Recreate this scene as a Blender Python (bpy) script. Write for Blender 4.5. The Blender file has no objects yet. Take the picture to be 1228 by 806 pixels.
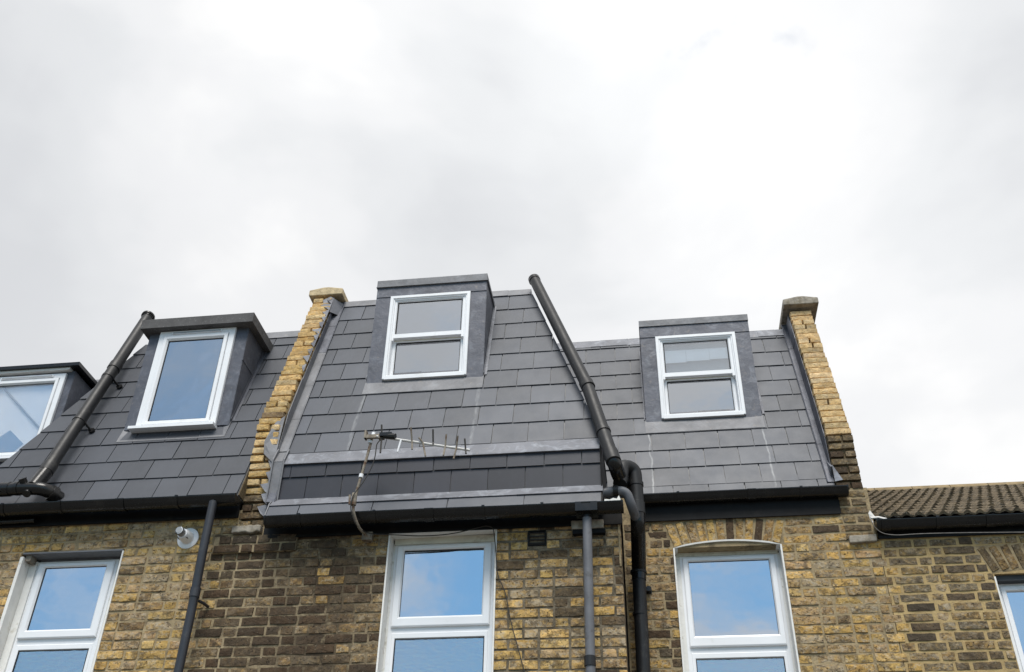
import bpy, bmesh, math, random
from mathutils import Vector, Matrix, noise
random.seed(7)
S = bpy.context.scene
C = S.collection
rad = math.radians

# ------------------------------------------------------------------ camera
CAM = Vector((0.0, -7.75, 1.6))
def cam_matrix(pitch, roll, yaw):
    cy, sy, cp, sp = math.cos(yaw), math.sin(yaw), math.cos(pitch), math.sin(pitch)
    fw = Vector((sy*cp, cy*cp, sp)); r = Vector((cy, -sy, 0)); u = r.cross(fw)
    cr, sr = math.cos(roll), math.sin(roll)
    r2 = cr*r + sr*u; u2 = -sr*r + cr*u
    m = Matrix((r2, u2, -fw)).transposed().to_4x4(); m.translation = CAM
    return m
cd = bpy.data.cameras.new('camera'); cam = bpy.data.objects.new('camera', cd); C.objects.link(cam)
cam.matrix_world = cam_matrix(rad(35.419), rad(1.218), rad(-8.398))
cd.sensor_width = 36; cd.lens = 35.0; cd.clip_start = 0.05; cd.clip_end = 3000
S.camera = cam

# ------------------------------------------------------------------ exposure, sky, sun
S.view_settings.view_transform = 'Standard'; S.view_settings.look = 'None'
S.view_settings.gamma = 1; S.view_settings.exposure = 0.62
SUN_EL, SUN_AZ = rad(59), rad(176)         # azimuth from +Y clockwise: behind the camera
W = bpy.data.worlds.new('World'); S.world = W; W.use_nodes = True
MASSES = [((0.128, 0.636, 0.761), 13, 0.95), ((-0.14, 0.609, 0.78), 10, 0.35), ((-0.154, 0.72, 0.677), 9, -0.45), ((0.284, 0.675, 0.681), 9, -0.65), ((-0.508, 0.574, 0.642), 9, -0.5), ((0.3, 0.757, 0.58), 8, 0.3), ((-0.375, 0.605, 0.702), 8, 0.25)]
RIFT = (0.14, 0.604, 0.785)
def build_world():
    nt = W.node_tree; n = nt.nodes; l = nt.links; n.clear()
    out = n.new('ShaderNodeOutputWorld'); bg = n.new('ShaderNodeBackground'); bg.inputs['Strength'].default_value = 0.1
    sky = n.new('ShaderNodeTexSky'); sky.sky_type = 'NISHITA'; sky.sun_disc = False
    sky.sun_elevation = SUN_EL; sky.sun_rotation = SUN_AZ
    tc = n.new('ShaderNodeTexCoord')
    def noise_(scale, detail, off, rough=.55, dist=0.0):
        mp = n.new('ShaderNodeMapping'); mp.inputs['Location'].default_value = off; mp.inputs['Scale'].default_value = (1, 1, 1.6)
        l.new(tc.outputs['Generated'], mp.inputs['Vector'])
        t = n.new('ShaderNodeTexNoise'); t.inputs['Scale'].default_value = scale; t.inputs['Detail'].default_value = detail
        t.inputs['Roughness'].default_value = rough; t.inputs['Distortion'].default_value = dist
        l.new(mp.outputs['Vector'], t.inputs['Vector']); return t.outputs['Fac']
    def ramp(src, pts, interp='EASE'):
        r = n.new('ShaderNodeValToRGB'); r.color_ramp.interpolation = interp; e = r.color_ramp.elements
        e[0].position, e[0].color = pts[0][0], (*pts[0][1], 1); e[1].position, e[1].color = pts[-1][0], (*pts[-1][1], 1)
        for p, c in pts[1:-1]:
            k = e.new(p); k.color = (*c, 1)
        l.new(src, r.inputs['Fac']); return r.outputs['Color']
    big = noise_(2.6, 5, (4.1, 2.3, 1.2), .5, .25)
    # cloud radiance (divided by the 0.1 strength): pale grey bellies to near white
    cloud = ramp(big, [(0.34, (5.0, 5.1, 5.26)), (0.43, (5.4, 5.5, 5.63)), (0.52, (5.85, 5.9, 6.0)), (0.62, (6.5, 6.5, 6.5))])
    # the larger masses of this cloud sheet: (direction, angular radius in degrees, lighter + / darker -)
    nrm = n.new('ShaderNodeVectorMath'); nrm.operation = 'NORMALIZE'; l.new(tc.outputs['Generated'], nrm.inputs[0])
    wob = n.new('ShaderNodeTexNoise'); wob.inputs['Scale'].default_value = 5; wob.inputs['Detail'].default_value = 6; l.new(tc.outputs['Generated'], wob.inputs['Vector'])
    wv = n.new('ShaderNodeVectorMath'); wv.operation = 'MULTIPLY_ADD'; l.new(wob.outputs['Color'], wv.inputs[0]); wv.inputs[1].default_value = (.36,)*3; wv.inputs[2].default_value = (-.18,)*3
    wd_ = n.new('ShaderNodeVectorMath'); wd_.operation = 'ADD'; l.new(nrm.outputs[0], wd_.inputs[0]); l.new(wv.outputs[0], wd_.inputs[1])
    def lobe(d, r):
        ds = n.new('ShaderNodeVectorMath'); ds.operation = 'DISTANCE'; l.new(wd_.outputs[0], ds.inputs[0]); ds.inputs[1].default_value = d
        mr = n.new('ShaderNodeMapRange'); mr.interpolation_type = 'SMOOTHERSTEP'; mr.inputs['From Min'].default_value = 0; mr.inputs['From Max'].default_value = 2.1*math.radians(r)
        mr.inputs['To Min'].default_value = 1; mr.inputs['To Max'].default_value = 0; l.new(ds.outputs['Value'], mr.inputs['Value']); return mr.outputs[0]
    for d, r, a in MASSES:
        sc_ = n.new('ShaderNodeVectorMath'); sc_.operation = 'SCALE'; sc_.inputs[0].default_value = (a, a, a*.96); l.new(lobe(d, r), sc_.inputs['Scale'])
        ad = n.new('ShaderNodeVectorMath'); ad.operation = 'ADD'; l.new(cloud, ad.inputs[0]); l.new(sc_.outputs[0], ad.inputs[1]); cloud = ad.outputs[0]
    # gaps of blue, mostly lower down in the half of the sky behind the camera
    gap = noise_(2.2, 6, (2.9, 6.4, 3.3), .6, .4)
    sep = n.new('ShaderNodeSeparateXYZ'); l.new(tc.outputs['Generated'], sep.inputs[0])
    def math_(op, a, b):
        m = n.new('ShaderNodeMath'); m.operation = op
        for i, v in enumerate((a, b)):
            if isinstance(v, (int, float)): m.inputs[i].default_value = v
            else: l.new(v, m.inputs[i])
        return m.outputs[0]
    m1 = math_('MINIMUM', math_('MAXIMUM', math_('MULTIPLY', sep.outputs['Y'], -2.2), 0.0), 1.0)
    m2 = math_('MINIMUM', math_('MAXIMUM', math_('MULTIPLY', math_('SUBTRACT', math_('SUBTRACT', 0.655, math_('MULTIPLY', sep.outputs['X'], 0.25)), sep.outputs['Z']), 5.0), 0.0), 1.0)
    amt = math_('ADD', gap, math_('MULTIPLY', math_('MULTIPLY', m1, m2), 0.36))
    amt = math_('ADD', amt, math_('MULTIPLY', lobe(RIFT, 2.6), 0.205))
    mask = ramp(amt, [(0.66, (0, 0, 0)), (0.92, (.86, .86, .86))])
    sk = n.new('ShaderNodeMix'); sk.data_type = 'RGBA'; sk.blend_type = 'MULTIPLY'; sk.inputs[0].default_value = 1
    l.new(sky.outputs[0], sk.inputs[6]); sk.inputs[7].default_value = (0.44, 0.86, 1.02, 1)
    mx = n.new('ShaderNodeMix'); mx.data_type = 'RGBA'
    l.new(mask, mx.inputs[0]); l.new(cloud, mx.inputs[6]); l.new(sk.outputs[2], mx.inputs[7])
    l.new(mx.outputs[2], bg.inputs['Color']); l.new(bg.outputs[0], out.inputs[0])
build_world()
sl = bpy.data.lights.new('sun', 'SUN'); sl.energy = 2.3; sl.angle = rad(28); sl.color = (1, .96, .90)
so = bpy.data.objects.new('sun', sl); C.objects.link(so)
sd = Vector((math.sin(SUN_AZ)*math.cos(SUN_EL), math.cos(SUN_AZ)*math.cos(SUN_EL), math.sin(SUN_EL)))
so.rotation_euler = (-sd).to_track_quat('-Z', 'Y').to_euler(); so.location = (-10, -20, 30)

# ------------------------------------------------------------------ materials
class NT:
    def __init__(s, name):
        s.m = bpy.data.materials.new(name); s.m.use_nodes = True; s.t = s.m.node_tree; s.n = s.t.nodes; s.l = s.t.links
        s.b = s.n['Principled BSDF']; s.out = s.n['Material Output']
    def new(s, k): return s.n.new('ShaderNode' + k)
    def put(s, v, sock):
        if v is None: return
        if hasattr(v, 'links'): s.l.new(v, sock)
        else: sock.default_value = (*v, 1) if isinstance(v, tuple) and len(v) == 3 and sock.type == 'RGBA' else v
    def pos(s, scale=(1, 1, 1), obj=False):
        g = s.new('TexCoord').outputs['Object'] if obj else s.new('NewGeometry').outputs['Position']
        mp = s.new('Mapping'); mp.inputs['Scale'].default_value = scale; s.l.new(g, mp.inputs[0]); return mp.outputs[0]
    def noise(s, scale, detail=3, rough=.55, vec=None, dist=0):
        t = s.new('TexNoise'); t.inputs['Scale'].default_value = scale; t.inputs['Detail'].default_value = detail
        t.inputs['Roughness'].default_value = rough; t.inputs['Distortion'].default_value = dist
        s.l.new(vec or s.pos(), t.inputs['Vector']); return t.outputs['Fac']
    def ramp(s, src, a, b, ca=(0, 0, 0), cb=(1, 1, 1)):
        r = s.new('ValToRGB'); e = r.color_ramp.elements; e[0].position = a; e[1].position = b
        e[0].color = (*ca, 1); e[1].color = (*cb, 1); s.l.new(src, r.inputs[0]); return r.outputs[0]
    def mix(s, f, a, b, mode='MIX'):
        m = s.new('Mix'); m.data_type = 'RGBA'; m.blend_type = mode
        s.put(f, m.inputs[0]); s.put(a, m.inputs[6]); s.put(b, m.inputs[7]); return m.outputs[2]
    def math(s, op, a, b=None, c=None):
        m = s.new('Math'); m.operation = op
        for i, v in enumerate((a, b, c)):
            if v is not None: s.put(v, m.inputs[i])
        return m.outputs[0]
    def bump(s, h, strength=.4, dist=.01):
        b = s.new('Bump'); b.inputs['Strength'].default_value = strength; b.inputs['Distance'].default_value = dist
        s.l.new(h, b.inputs['Height']); s.l.new(b.outputs[0], s.b.inputs['Normal']); return b
    def set(s, **k):
        for a, v in k.items(): s.put(v, s.b.inputs[a.replace('_', ' ')])
        return s.m

def m_plain(name, col, rough=.5, var=.12, scale=6, bump=.1, bscale=60, spec=.5, dirt=None, dscale=3, damt=(.55, .75), fine=None):
    t = NT(name); v = t.noise(scale, 4)
    lo = tuple(c*(1-var) for c in col); hi = tuple(c*(1+var) for c in col)
    c = t.ramp(v, .3, .7, lo, hi)
    if dirt: c = t.mix(t.ramp(t.noise(dscale, 5, .65), *damt), c, dirt)
    if fine: c = t.mix(t.ramp(t.noise(70, 3, .7), .58, .72), c, fine)
    r = t.math('MULTIPLY_ADD', t.noise(scale*2.3, 3), .25, rough-.12)
    if bump: t.bump(t.noise(bscale, 3), bump, .004)
    return t.set(Base_Color=c, Roughness=r, Specular_IOR_Level=spec)

def m_brick(name, src, dirt=1.0):
    t = NT(name)
    if src == 'obj':
        oi = t.new('ObjectInfo'); col = oi.outputs['Color']
    else:
        a = t.new('Attribute'); a.attribute_name = 'tone'; col = a.outputs['Color']
    # blotches inside one brick, sooty crust, buff skin, ochre burn, pits and pale lime smears
    off = t.new('VectorMath'); off.operation = 'ADD'; t.l.new(t.pos((1, 1, 1.5)), off.inputs[0]); off.inputs[1].default_value = (13.7, 5.1, 8.3)
    bw = t.new('RGBToBW'); t.l.new(col, bw.inputs[0])
    lum = t.math('MINIMUM', t.math('MULTIPLY', t.math('MAXIMUM', t.math('SUBTRACT', bw.outputs[0], .06), 0.0), 7.0), 1.0)
    n1 = t.noise(16, 6, .7)
    c = t.mix(t.ramp(n1, .36, .66), t.mix(1.0, col, (1.22, 1.18, 1.1), 'MULTIPLY'), t.mix(1.0, col, (.66, .62, .58), 'MULTIPLY'))
    n2 = t.noise(19, 5, .72, off.outputs[0])
    c = t.mix(t.math('MULTIPLY', t.math('MULTIPLY', t.ramp(n2, .50, .58), lum), .62 if dirt > .5 else .35), c, (.44, .375, .275))
    n3 = t.noise(26, 4, .7, off.outputs[0], .5)
    c = t.mix(t.math('MULTIPLY', t.math('MULTIPLY', t.ramp(n3, .51, .59), lum), .55 if dirt > .5 else .22), c, (.46, .285, .085))
    soot = t.ramp(t.noise(13, 7, .78), .49, .58)
    c = t.mix(t.math('MULTIPLY', soot, .66*dirt), c, (.062, .048, .034))
    lime = t.ramp(t.noise(34, 5, .75), .63, .69)
    c = t.mix(t.math('MULTIPLY', lime, .6), c, (.46, .39, .28))
    pit = t.ramp(t.noise(62, 3, .6), .635, .67)
    c = t.mix(t.math('MULTIPLY', pit, .85*dirt), c, (.022, .016, .012))
    h = t.math('SUBTRACT', t.math('ADD', t.noise(45, 5, .7), t.math('MULTIPLY', n1, .8)), t.math('MULTIPLY', pit, .9))
    t.bump(h, .9, .008)
    return t.set(Base_Color=c, Roughness=.92, Specular_IOR_Level=.2)

def m_mortar(name, col, dark, east=None):
    t = NT(name); c = t.ramp(t.noise(11, 5, .65), .3, .7, tuple(x*.72 for x in col), tuple(x*1.12 for x in col))
    c = t.mix(t.ramp(t.noise(7, 6, .7), .50, .66), c, dark)
    if east:
        sp0 = t.new('SeparateXYZ'); t.l.new(t.new('NewGeometry').outputs['Position'], sp0.inputs[0])
        near = t.math('SUBTRACT', 1.0, t.math('MINIMUM', t.math('MULTIPLY', t.math('ABSOLUTE', t.math('ADD', sp0.outputs[0], 2.45)), 1.6), 1.0))
        c = t.mix(t.math('MULTIPLY', t.ramp(t.noise(5, 6, .75), .36, .52), near), c, (.05, .038, .027))
    if east:                              # repointed differently to the right of the window
        sp = t.new('SeparateXYZ'); t.l.new(t.new('NewGeometry').outputs['Position'], sp.inputs[0])
        c = t.mix(t.ramp(t.math('ADD', t.math('MULTIPLY', sp.outputs[0], .5), 1.25), .2, .45), c, t.mix(t.ramp(t.noise(14, 6, .7), .4, .62), east, tuple(x*.4 for x in east)))
    t.bump(t.noise(55, 5, .75), .9, .008)
    return t.set(Base_Color=c, Roughness=.95, Specular_IOR_Level=.1)

def m_brickwork(name, c1, c2, mort):
    t = NT(name); b = t.new('TexBrick'); g = t.new('NewGeometry').outputs['Position']
    sp = t.new('SeparateXYZ'); t.l.new(g, sp.inputs[0]); cb = t.new('CombineXYZ')
    t.put(t.math('ADD', sp.outputs[0], sp.outputs[1]), cb.inputs[0]); t.put(sp.outputs[2], cb.inputs[1]); t.l.new(cb.outputs[0], b.inputs['Vector'])
    b.inputs['Scale'].default_value = 1; b.inputs['Brick Width'].default_value = .225; b.inputs['Row Height'].default_value = .075
    b.inputs['Mortar Size'].default_value = .006; b.inputs['Color1'].default_value = (*c1, 1); b.inputs['Color2'].default_value = (*c2, 1); b.inputs['Mortar'].default_value = (*mort, 1)
    c = t.mix(t.math('MULTIPLY', t.ramp(t.noise(13, 5, .7), .45, .65), .7), b.outputs['Color'], (.05, .04, .03))
    t.bump(t.math('ADD', b.outputs['Fac'], t.noise(50, 4)), -.5, .006)
    return t.set(Base_Color=c, Roughness=.93, Specular_IOR_Level=.2)

def m_slate(name, col, streaks):
    t = NT(name); oi = t.new('ObjectInfo'); k = t.math('MULTIPLY_ADD', oi.outputs['Random'], .36, .83)
    kk = t.new('CombineXYZ'); [t.put(k, kk.inputs[i]) for i in range(3)]
    c = t.mix(1.0, t.ramp(t.noise(2.2, 4), .3, .7, tuple(x*.88 for x in col), tuple(x*1.12 for x in col)), kk.outputs[0], 'MULTIPLY')
    c = t.mix(t.math('MULTIPLY', t.ramp(t.noise(26, 5, .7, t.pos((1, .4, .4))), .5, .75), .22), c, tuple(x*1.7 for x in col))
    # lead-salt runs that have washed down the slates from the ends of the dormer aprons
    sp = t.new('SeparateXYZ'); t.l.new(t.new('NewGeometry').outputs['Position'], sp.inputs[0])
    wob = t.math('MULTIPLY_ADD', t.noise(5, 2), .05, -.025)
    for x0, z0, z1, w, a in streaks:
        d = t.math('ABSOLUTE', t.math('SUBTRACT', t.math('ADD', sp.outputs[0], wob), x0))
        mx = t.math('SUBTRACT', 1.0, t.math('MINIMUM', t.math('DIVIDE', d, w), 1.0))
        mz = t.math('MULTIPLY', t.math('LESS_THAN', sp.outputs[2], z1), t.math('GREATER_THAN', sp.outputs[2], z0))
        f = t.math('MULTIPLY', t.math('MULTIPLY', mx, mz), t.math('MULTIPLY', t.ramp(t.noise(16, 5, .7, t.pos((2.5, .5, .5))), .35, .62), a))
        c = t.mix(f, c, (.62, .63, .63))
    r = t.math('MULTIPLY_ADD', t.noise(7, 4), .22, .36)
    t.bump(t.math('ADD', t.noise(140, 3, .6), t.math('MULTIPLY', t.noise(9, 3), .6)), .16, .004)
    return t.set(Base_Color=c, Roughness=r, Specular_IOR_Level=.4)

def m_lead(name, col, pale=.25, rough=.5):
    t = NT(name)
    c = t.ramp(t.noise(3.2, 5, .6, None, .6), .3, .7, tuple(x*.78 for x in col), tuple(x*1.22 for x in col))
    c = t.mix(t.math('MULTIPLY', t.ramp(t.noise(8, 6, .7, None, 1.0), .5, .72), pale), c, (.5, .54, .6))
    c = t.mix(t.math('MULTIPLY', t.ramp(t.noise(21, 4, .7), .6, .75), .3), c, (.35, .30, .24))
    t.bump(t.math('ADD', t.noise(6, 3), t.math('MULTIPLY', t.noise(60, 3), .15)), .35, .02)
    return t.set(Base_Color=c, Roughness=t.math('MULTIPLY_ADD', t.noise(9, 3), .25, rough-.1), Metallic=.25, Specular_IOR_Level=.5)

def m_glass(name, refl=.45, rough=.02, tint=(.35, .4, .45), wave=.0):
    t = NT(name); t.n.remove(t.b)
    g = t.new('BsdfGlossy'); g.inputs['Color'].default_value = (.93, .96, 1, 1); g.inputs['Roughness'].default_value = rough
    tr = t.new('BsdfTransparent'); tr.inputs['Color'].default_value = (*tint, 1)
    if not wave:
        b = t.new('Bump'); b.inputs['Strength'].default_value = .06; b.inputs['Distance'].default_value = .02
        t.l.new(t.noise(3.5, 2), b.inputs['Height']); t.l.new(b.outputs[0], g.inputs['Normal'])
    if wave:
        b = t.new('Bump'); b.inputs['Strength'].default_value = wave; b.inputs['Distance'].default_value = .01
        t.l.new(t.noise(18, 3, .5, t.pos((1, 1, 3.5))), b.inputs['Height']); t.l.new(b.outputs[0], g.inputs['Normal'])
    mx = t.new('MixShader'); lw = t.new('LayerWeight'); lw.inputs[0].default_value = .35
    t.put(t.math('MINIMUM', t.math('MULTIPLY_ADD', lw.outputs['Fresnel'], .5, refl), 1.0), mx.inputs[0])
    t.l.new(tr.outputs[0], mx.inputs[1]); t.l.new(g.outputs[0], mx.inputs[2]); t.l.new(mx.outputs[0], t.out.inputs[0]); return t.m

M = {}
M['brick'] = m_brick('weathered_stock_brick', 'obj')
M['brick_clean'] = m_brick('newer_yellow_brick', 'obj', .3)
M['brick_joined'] = m_brick('weathered_stock_brick_joined', 'attr')
M['mortar_tan'] = m_mortar('lime_mortar_tan', (.37, .29, .175), (.14, .11, .07))
M['mortar_mid'] = m_mortar('lime_mortar_brown', (.36, .285, .18), (.12, .092, .06), (.21, .175, .125))
M['mortar_yellow'] = m_mortar('yellow_pointing', (.47, .345, .17), (.33, .24, .125))
M['mortar_pale'] = m_mortar('pale_parapet_mortar', (.15, .115, .07), (.06, .047, .032))
M['brickwork'] = m_brickwork('brickwork_far', (.25, .17, .08), (.10, .075, .05), (.30, .23, .14))
M['brickwork_y'] = m_brickwork('brickwork_yellow', (.50, .35, .16), (.40, .27, .12), (.36, .28, .18))
STREAKS = [(-2.42, 5.62, 6.35, .022, .26), (-1.37, 5.62, 6.35, .022, .22), (.10, 5.43, 6.19, .011, .42), (1.12, 5.43, 6.19, .011, .38)]
M['slate'] = m_slate('grey_fibre_slate', (.060, .067, .083), STREAKS)
M['slate_left'] = m_slate('dimmed_fibre_slate', (.050, .055, .067), [])  # left roof's weaker sky reflection put into a darker slate colour
M['slate_dark'] = m_slate('dark_slate_shade_tinted', (.026, .028, .038), [])  # dark slate, with upright-face shade and reflected sky blue mixed into its colour
M['slate_far'] = m_plain('slate_plain', (.09, .093, .10), .45)
M['lead'] = m_lead('lead_sheet', (.082, .087, .107), .16)
M['lead_pale'] = m_lead('lead_sheet_pale', (.155, .16, .18), .35, .6)
M['lead_grey'] = m_lead('lead_sheet_grey', (.155, .157, .168), .12, .6)
M['felt'] = m_plain('roofing_felt', (.085, .083, .084), .75, .2, 9, .5, 160, .3, fine=(.2, .2, .2))
M['white'] = m_plain('white_upvc', (.80, .81, .83), .32, .03, 4, .03, 30, .5, dirt=(.62, .62, .60), dscale=5, damt=(.6, .8))
M['white_paint'] = m_plain('white_painted_render', (.74, .73, .70), .7, .06, 9, .5, 40, .3, dirt=(.46, .43, .36), dscale=9, damt=(.58, .72))
M['cream'] = m_plain('cream_soffit_paint', (.60, .58, .49), .7, .1, 7, .4, 40, .3, dirt=(.36, .32, .24), dscale=8, damt=(.55, .72))
M['black'] = m_plain('black_gutter_plastic', (.009, .009, .0095), .25, .25, 5, .06, 50, .38, dirt=(.022, .02, .018), dscale=7, damt=(.55, .75))
M['fascia'] = m_plain('black_fascia_board', (.008, .008, .0085), .55, .2, 5, .05, 50, .15, dirt=(.025, .022, .018), dscale=6, damt=(.55, .8))
M['pipe'] = m_plain('dark_grey_pipe', (.014, .0145, .016), .46, .2, 6, .08, 40, .35, dirt=(.05, .048, .045), dscale=10, damt=(.58, .75))
M['pipe_grey'] = m_plain('weathered_grey_pipe', (.115, .118, .13), .5, .15, 8, .1, 60, .5, dirt=(.06, .058, .056), dscale=12, damt=(.56, .72))
M['pipe_blue'] = m_plain('dark_rain_pipe', (.022, .024, .031), .42, .2, 8, .1, 60, .5, dirt=(.055, .05, .045), dscale=11, damt=(.6, .75))
M['stone'] = m_plain('coping_stone', (.30, .27, .225), .9, .3, 26, .8, 70, .2, dirt=(.15, .125, .085), dscale=12, damt=(.5, .7), fine=(.42, .36, .25))
M['stone_pale'] = m_plain('pale_coping_stone', (.54, .43, .27), .9, .25, 26, .8, 70, .2, dirt=(.26, .205, .13), dscale=12, damt=(.52, .7), fine=(.55, .48, .36))
M['rust'] = m_plain('weathered_mast_steel', (.22, .19, .15), .7, .35, 22, .5, 80, .4, dirt=(.10, .055, .03), dscale=18, damt=(.5, .65))
M['alu'] = m_plain('dull_aluminium', (.52, .51, .49), .45, .12, 20, .1, 90, .5)
M['wire'] = m_plain('dark_wire', (.03, .026, .022), .6, .2, 20, 0)
M['wire_pale'] = m_plain('pale_wire', (.16, .15, .14), .6, .3, 20, 0)
M['tile'] = m_plain('weathered_clay_tile', (.135, .105, .068), .9, .35, 9, .7, 60, .2, dirt=(.06, .05, .036), dscale=13, damt=(.48, .62), fine=(.42, .37, .29))
M['tile_ridge'] = m_plain('tan_ridge_tile', (.25, .19, .11), .9, .25, 9, .7, 60, .2, dirt=(.12, .10, .07), dscale=12)
M['lining'] = m_plain('window_blind_fabric', (.30, .32, .34), .9, .05, 6, 0)
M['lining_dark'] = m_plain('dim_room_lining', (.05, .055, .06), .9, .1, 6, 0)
M['lining_white'] = m_plain('white_blind_and_reflection', (.88, .89, .9), .8, .04, 6, 0)  # blind cloth; also the cloud reflection in the far left dormer
M['reflected_blue'] = m_plain('blue_reflection', (.10, .25, .42), .7, .05, 6, 0)  # blue part of a pane reflection, given as plain colour
M['gap'] = m_plain('black_seal', (.01, .01, .011), .6, .1, 6, 0)
M['glass'] = m_glass('window_glass', .58)
M['glass_wavy'] = m_glass('obscured_glass', .44, .16, (.5, .55, .6), .25)
M['glass_dormer'] = m_glass('dormer_glass', .46, .03)
M['glass_clear'] = m_glass('clear_glass', .20, .02, (.9, .93, .95))
M['glass_far'] = m_glass('pale_glass', .03, .02, (.99, .99, .99))
M['ground'] = m_plain('yard_concrete', (.13, .125, .115), .9, .2, .7, .3, 20, .2)

# ------------------------------------------------------------------ mesh tools
class MB:
    def __init__(s): s.v = []; s.f = []; s.mi = []
    def add(s, vs, fs, mi=0):
        o = len(s.v); s.v += [tuple(p) for p in vs]; s.f += [tuple(o+i for i in f) for f in fs]; s.mi += [mi]*len(fs)
    def box(s, x0, x1, y0, y1, z0, z1, mi=0):
        vs = [(x, y, z) for x in (x0, x1) for y in (y0, y1) for z in (z0, z1)]
        s.add(vs, [(0, 1, 3, 2), (4, 6, 7, 5), (0, 4, 5, 1), (2, 3, 7, 6), (0, 2, 6, 4), (1, 5, 7, 3)], mi)
    def extrude(s, poly, axis, a, b, mi=0):
        """poly: 2-D points in the plane across axis; axis 'x' -> (y,z), 'y' -> (x,z)"""
        def P(p, t): return (t, p[0], p[1]) if axis == 'x' else (p[0], t, p[1])
        n = len(poly); vs = [P(p, a) for p in poly] + [P(p, b) for p in poly]
        s.add(vs, [tuple(range(n)), tuple(range(2*n-1, n-1, -1))] + [(i, n+i, n+(i+1) % n, (i+1) % n) for i in range(n)], mi)
    def ring(s, x0, x1, z0, z1, prof, mi=0):
        """mitred frame; prof = list of (inset, y)"""
        n = len(prof); vs = []
        for ins, y in prof:
            vs += [(x0+ins, y, z0+ins), (x1-ins, y, z0+ins), (x1-ins, y, z1-ins), (x0+ins, y, z1-ins)]
        fs = [(k*4+i, k*4+(i+1) % 4, (k+1)*4+(i+1) % 4, (k+1)*4+i) for k in range(n-1) for i in range(4)]
        s.add(vs, fs, mi)
    def tube(s, pts, r, seg=14, cap=True, mi=0):
        pts = [Vector(p) for p in pts]; n = len(pts); rs = r if isinstance(r, (list, tuple)) else [r]*n
        t0 = (pts[1]-pts[0]).normalized(); a = Vector((0, 0, 1)) if abs(t0.z) < .9 else Vector((1, 0, 0))
        u = t0.cross(a).normalized(); vs = []
        for i in range(n):
            t = (pts[min(i+1, n-1)]-pts[max(i-1, 0)]).normalized()
            u = (u - t*u.dot(t)).normalized(); w = t.cross(u)
            vs += [pts[i]+rs[i]*(math.cos(2*math.pi*k/seg)*u + math.sin(2*math.pi*k/seg)*w) for k in range(seg)]
        fs = [(i*seg+k, i*seg+(k+1) % seg, (i+1)*seg+(k+1) % seg, (i+1)*seg+k) for i in range(n-1) for k in range(seg)]
        if cap: fs += [tuple(range(seg-1, -1, -1)), tuple(range((n-1)*seg, n*seg))]
        s.add(vs, fs, mi)
ORG = {}
def finish(o, parent, loc=None):
    """loc = world position of the object's own origin (unrotated chains only)"""
    w = Vector(loc) if loc is not None else (Vector((0, 0, 0)))
    if parent is not None:
        o.parent = parent; o.location = w - ORG[parent.name]
    else: o.location = w
    C.objects.link(o); ORG[o.name] = w
    return o
def build(mb, name, mats, parent=None, label=None, smooth=False, recalc=True, loc=None):
    me = bpy.data.meshes.new(name); me.from_pydata(mb.v, [], mb.f)
    for m in (mats if isinstance(mats, list) else [mats]): me.materials.append(m)
    for p, i in zip(me.polygons, mb.mi): p.material_index = i
    if recalc:
        bm = bmesh.new(); bm.from_mesh(me); bmesh.ops.recalc_face_normals(bm, faces=bm.faces); bm.to_mesh(me); bm.free()
    if smooth:
        for p in me.polygons: p.use_smooth = len(p.vertices) < 7
        try: me.set_sharp_from_angle(angle=rad(40))
        except Exception: pass
    o = bpy.data.objects.new(name, me)
    if label: o['label'] = label
    return finish(o, parent, loc)
def inst(name, me, loc, parent, scale=(1, 1, 1), rot=(0, 0, 0), color=None):
    o = bpy.data.objects.new(name, me); o.scale = scale; o.rotation_euler = rot
    if color: o.color = (*color, 1)
    return finish(o, parent, loc)
def thing(name, label, cat, loc, group=None):
    o = bpy.data.objects.new(name, None); o.empty_display_size = .2
    o['label'] = label; o['category'] = cat
    if group: o['group'] = group
    return finish(o, None, loc)
def tag(o, label, cat, group=None):
    o['label'] = label; o['category'] = cat
    if group: o['group'] = group
def arc_pts(pts, r, n=6):
    """round the corners of a polyline"""
    pts = [Vector(p) for p in pts]; out = [pts[0]]
    for i in range(1, len(pts)-1):
        a = (pts[i-1]-pts[i]); b = (pts[i+1]-pts[i]); d = min(r, a.length*.49, b.length*.49)
        p0 = pts[i]+a.normalized()*d; p1 = pts[i]+b.normalized()*d
        for k in range(n+1):
            t = k/n; out.append(p0*(1-t)**2 + pts[i]*2*t*(1-t) + p1*t*t)
    out.append(pts[-1]); return out

# ------------------------------------------------------------------ bricks
def brick_mesh(name, w, h, d, rnd, mat, wear=1.0):
    nx = 5 if w > .15 else 3
    top = [(-w/2 + w*i/nx, h/2) for i in range(nx+1)]; bot = [(w/2 - w*i/nx, -h/2) for i in range(nx+1)]
    outl = []
    for i, (x, z) in enumerate(top + bot):
        corner = i in (0, nx, nx+1, 2*nx+1); k = rnd.uniform(.000, .0032)*wear*(1.5 if corner else 1)
        outl.append((x - math.copysign(k if corner else 0, x) + rnd.uniform(-.002, .002), z - math.copysign(k, z)))
    n = len(outl); vs = [(x, .012, z) for x, z in outl]
    vs = [(x, d, z) for x, z in outl] + vs
    for x, z in outl:
        vs.append((x - math.copysign(.003, x), rnd.uniform(-.0015, .0025)*wear, z - math.copysign(.0022, z)))
    vs.append((0, -.002*wear, 0))
    fs = []
    for i in range(n):
        j = (i+1) % n
        fs += [(i, j, n+j, n+i), (n+i, n+j, 2*n+j, 2*n+i), (2*n+i, 2*n+j, 3*n)]
    me = bpy.data.meshes.new(name); me.from_pydata(vs, [], fs); me.materials.append(mat)
    bm = bmesh.new(); bm.from_mesh(me); bmesh.ops.recalc_face_normals(bm, faces=bm.faces); bm.to_mesh(me); bm.free()
    return me
BM = {}
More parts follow.
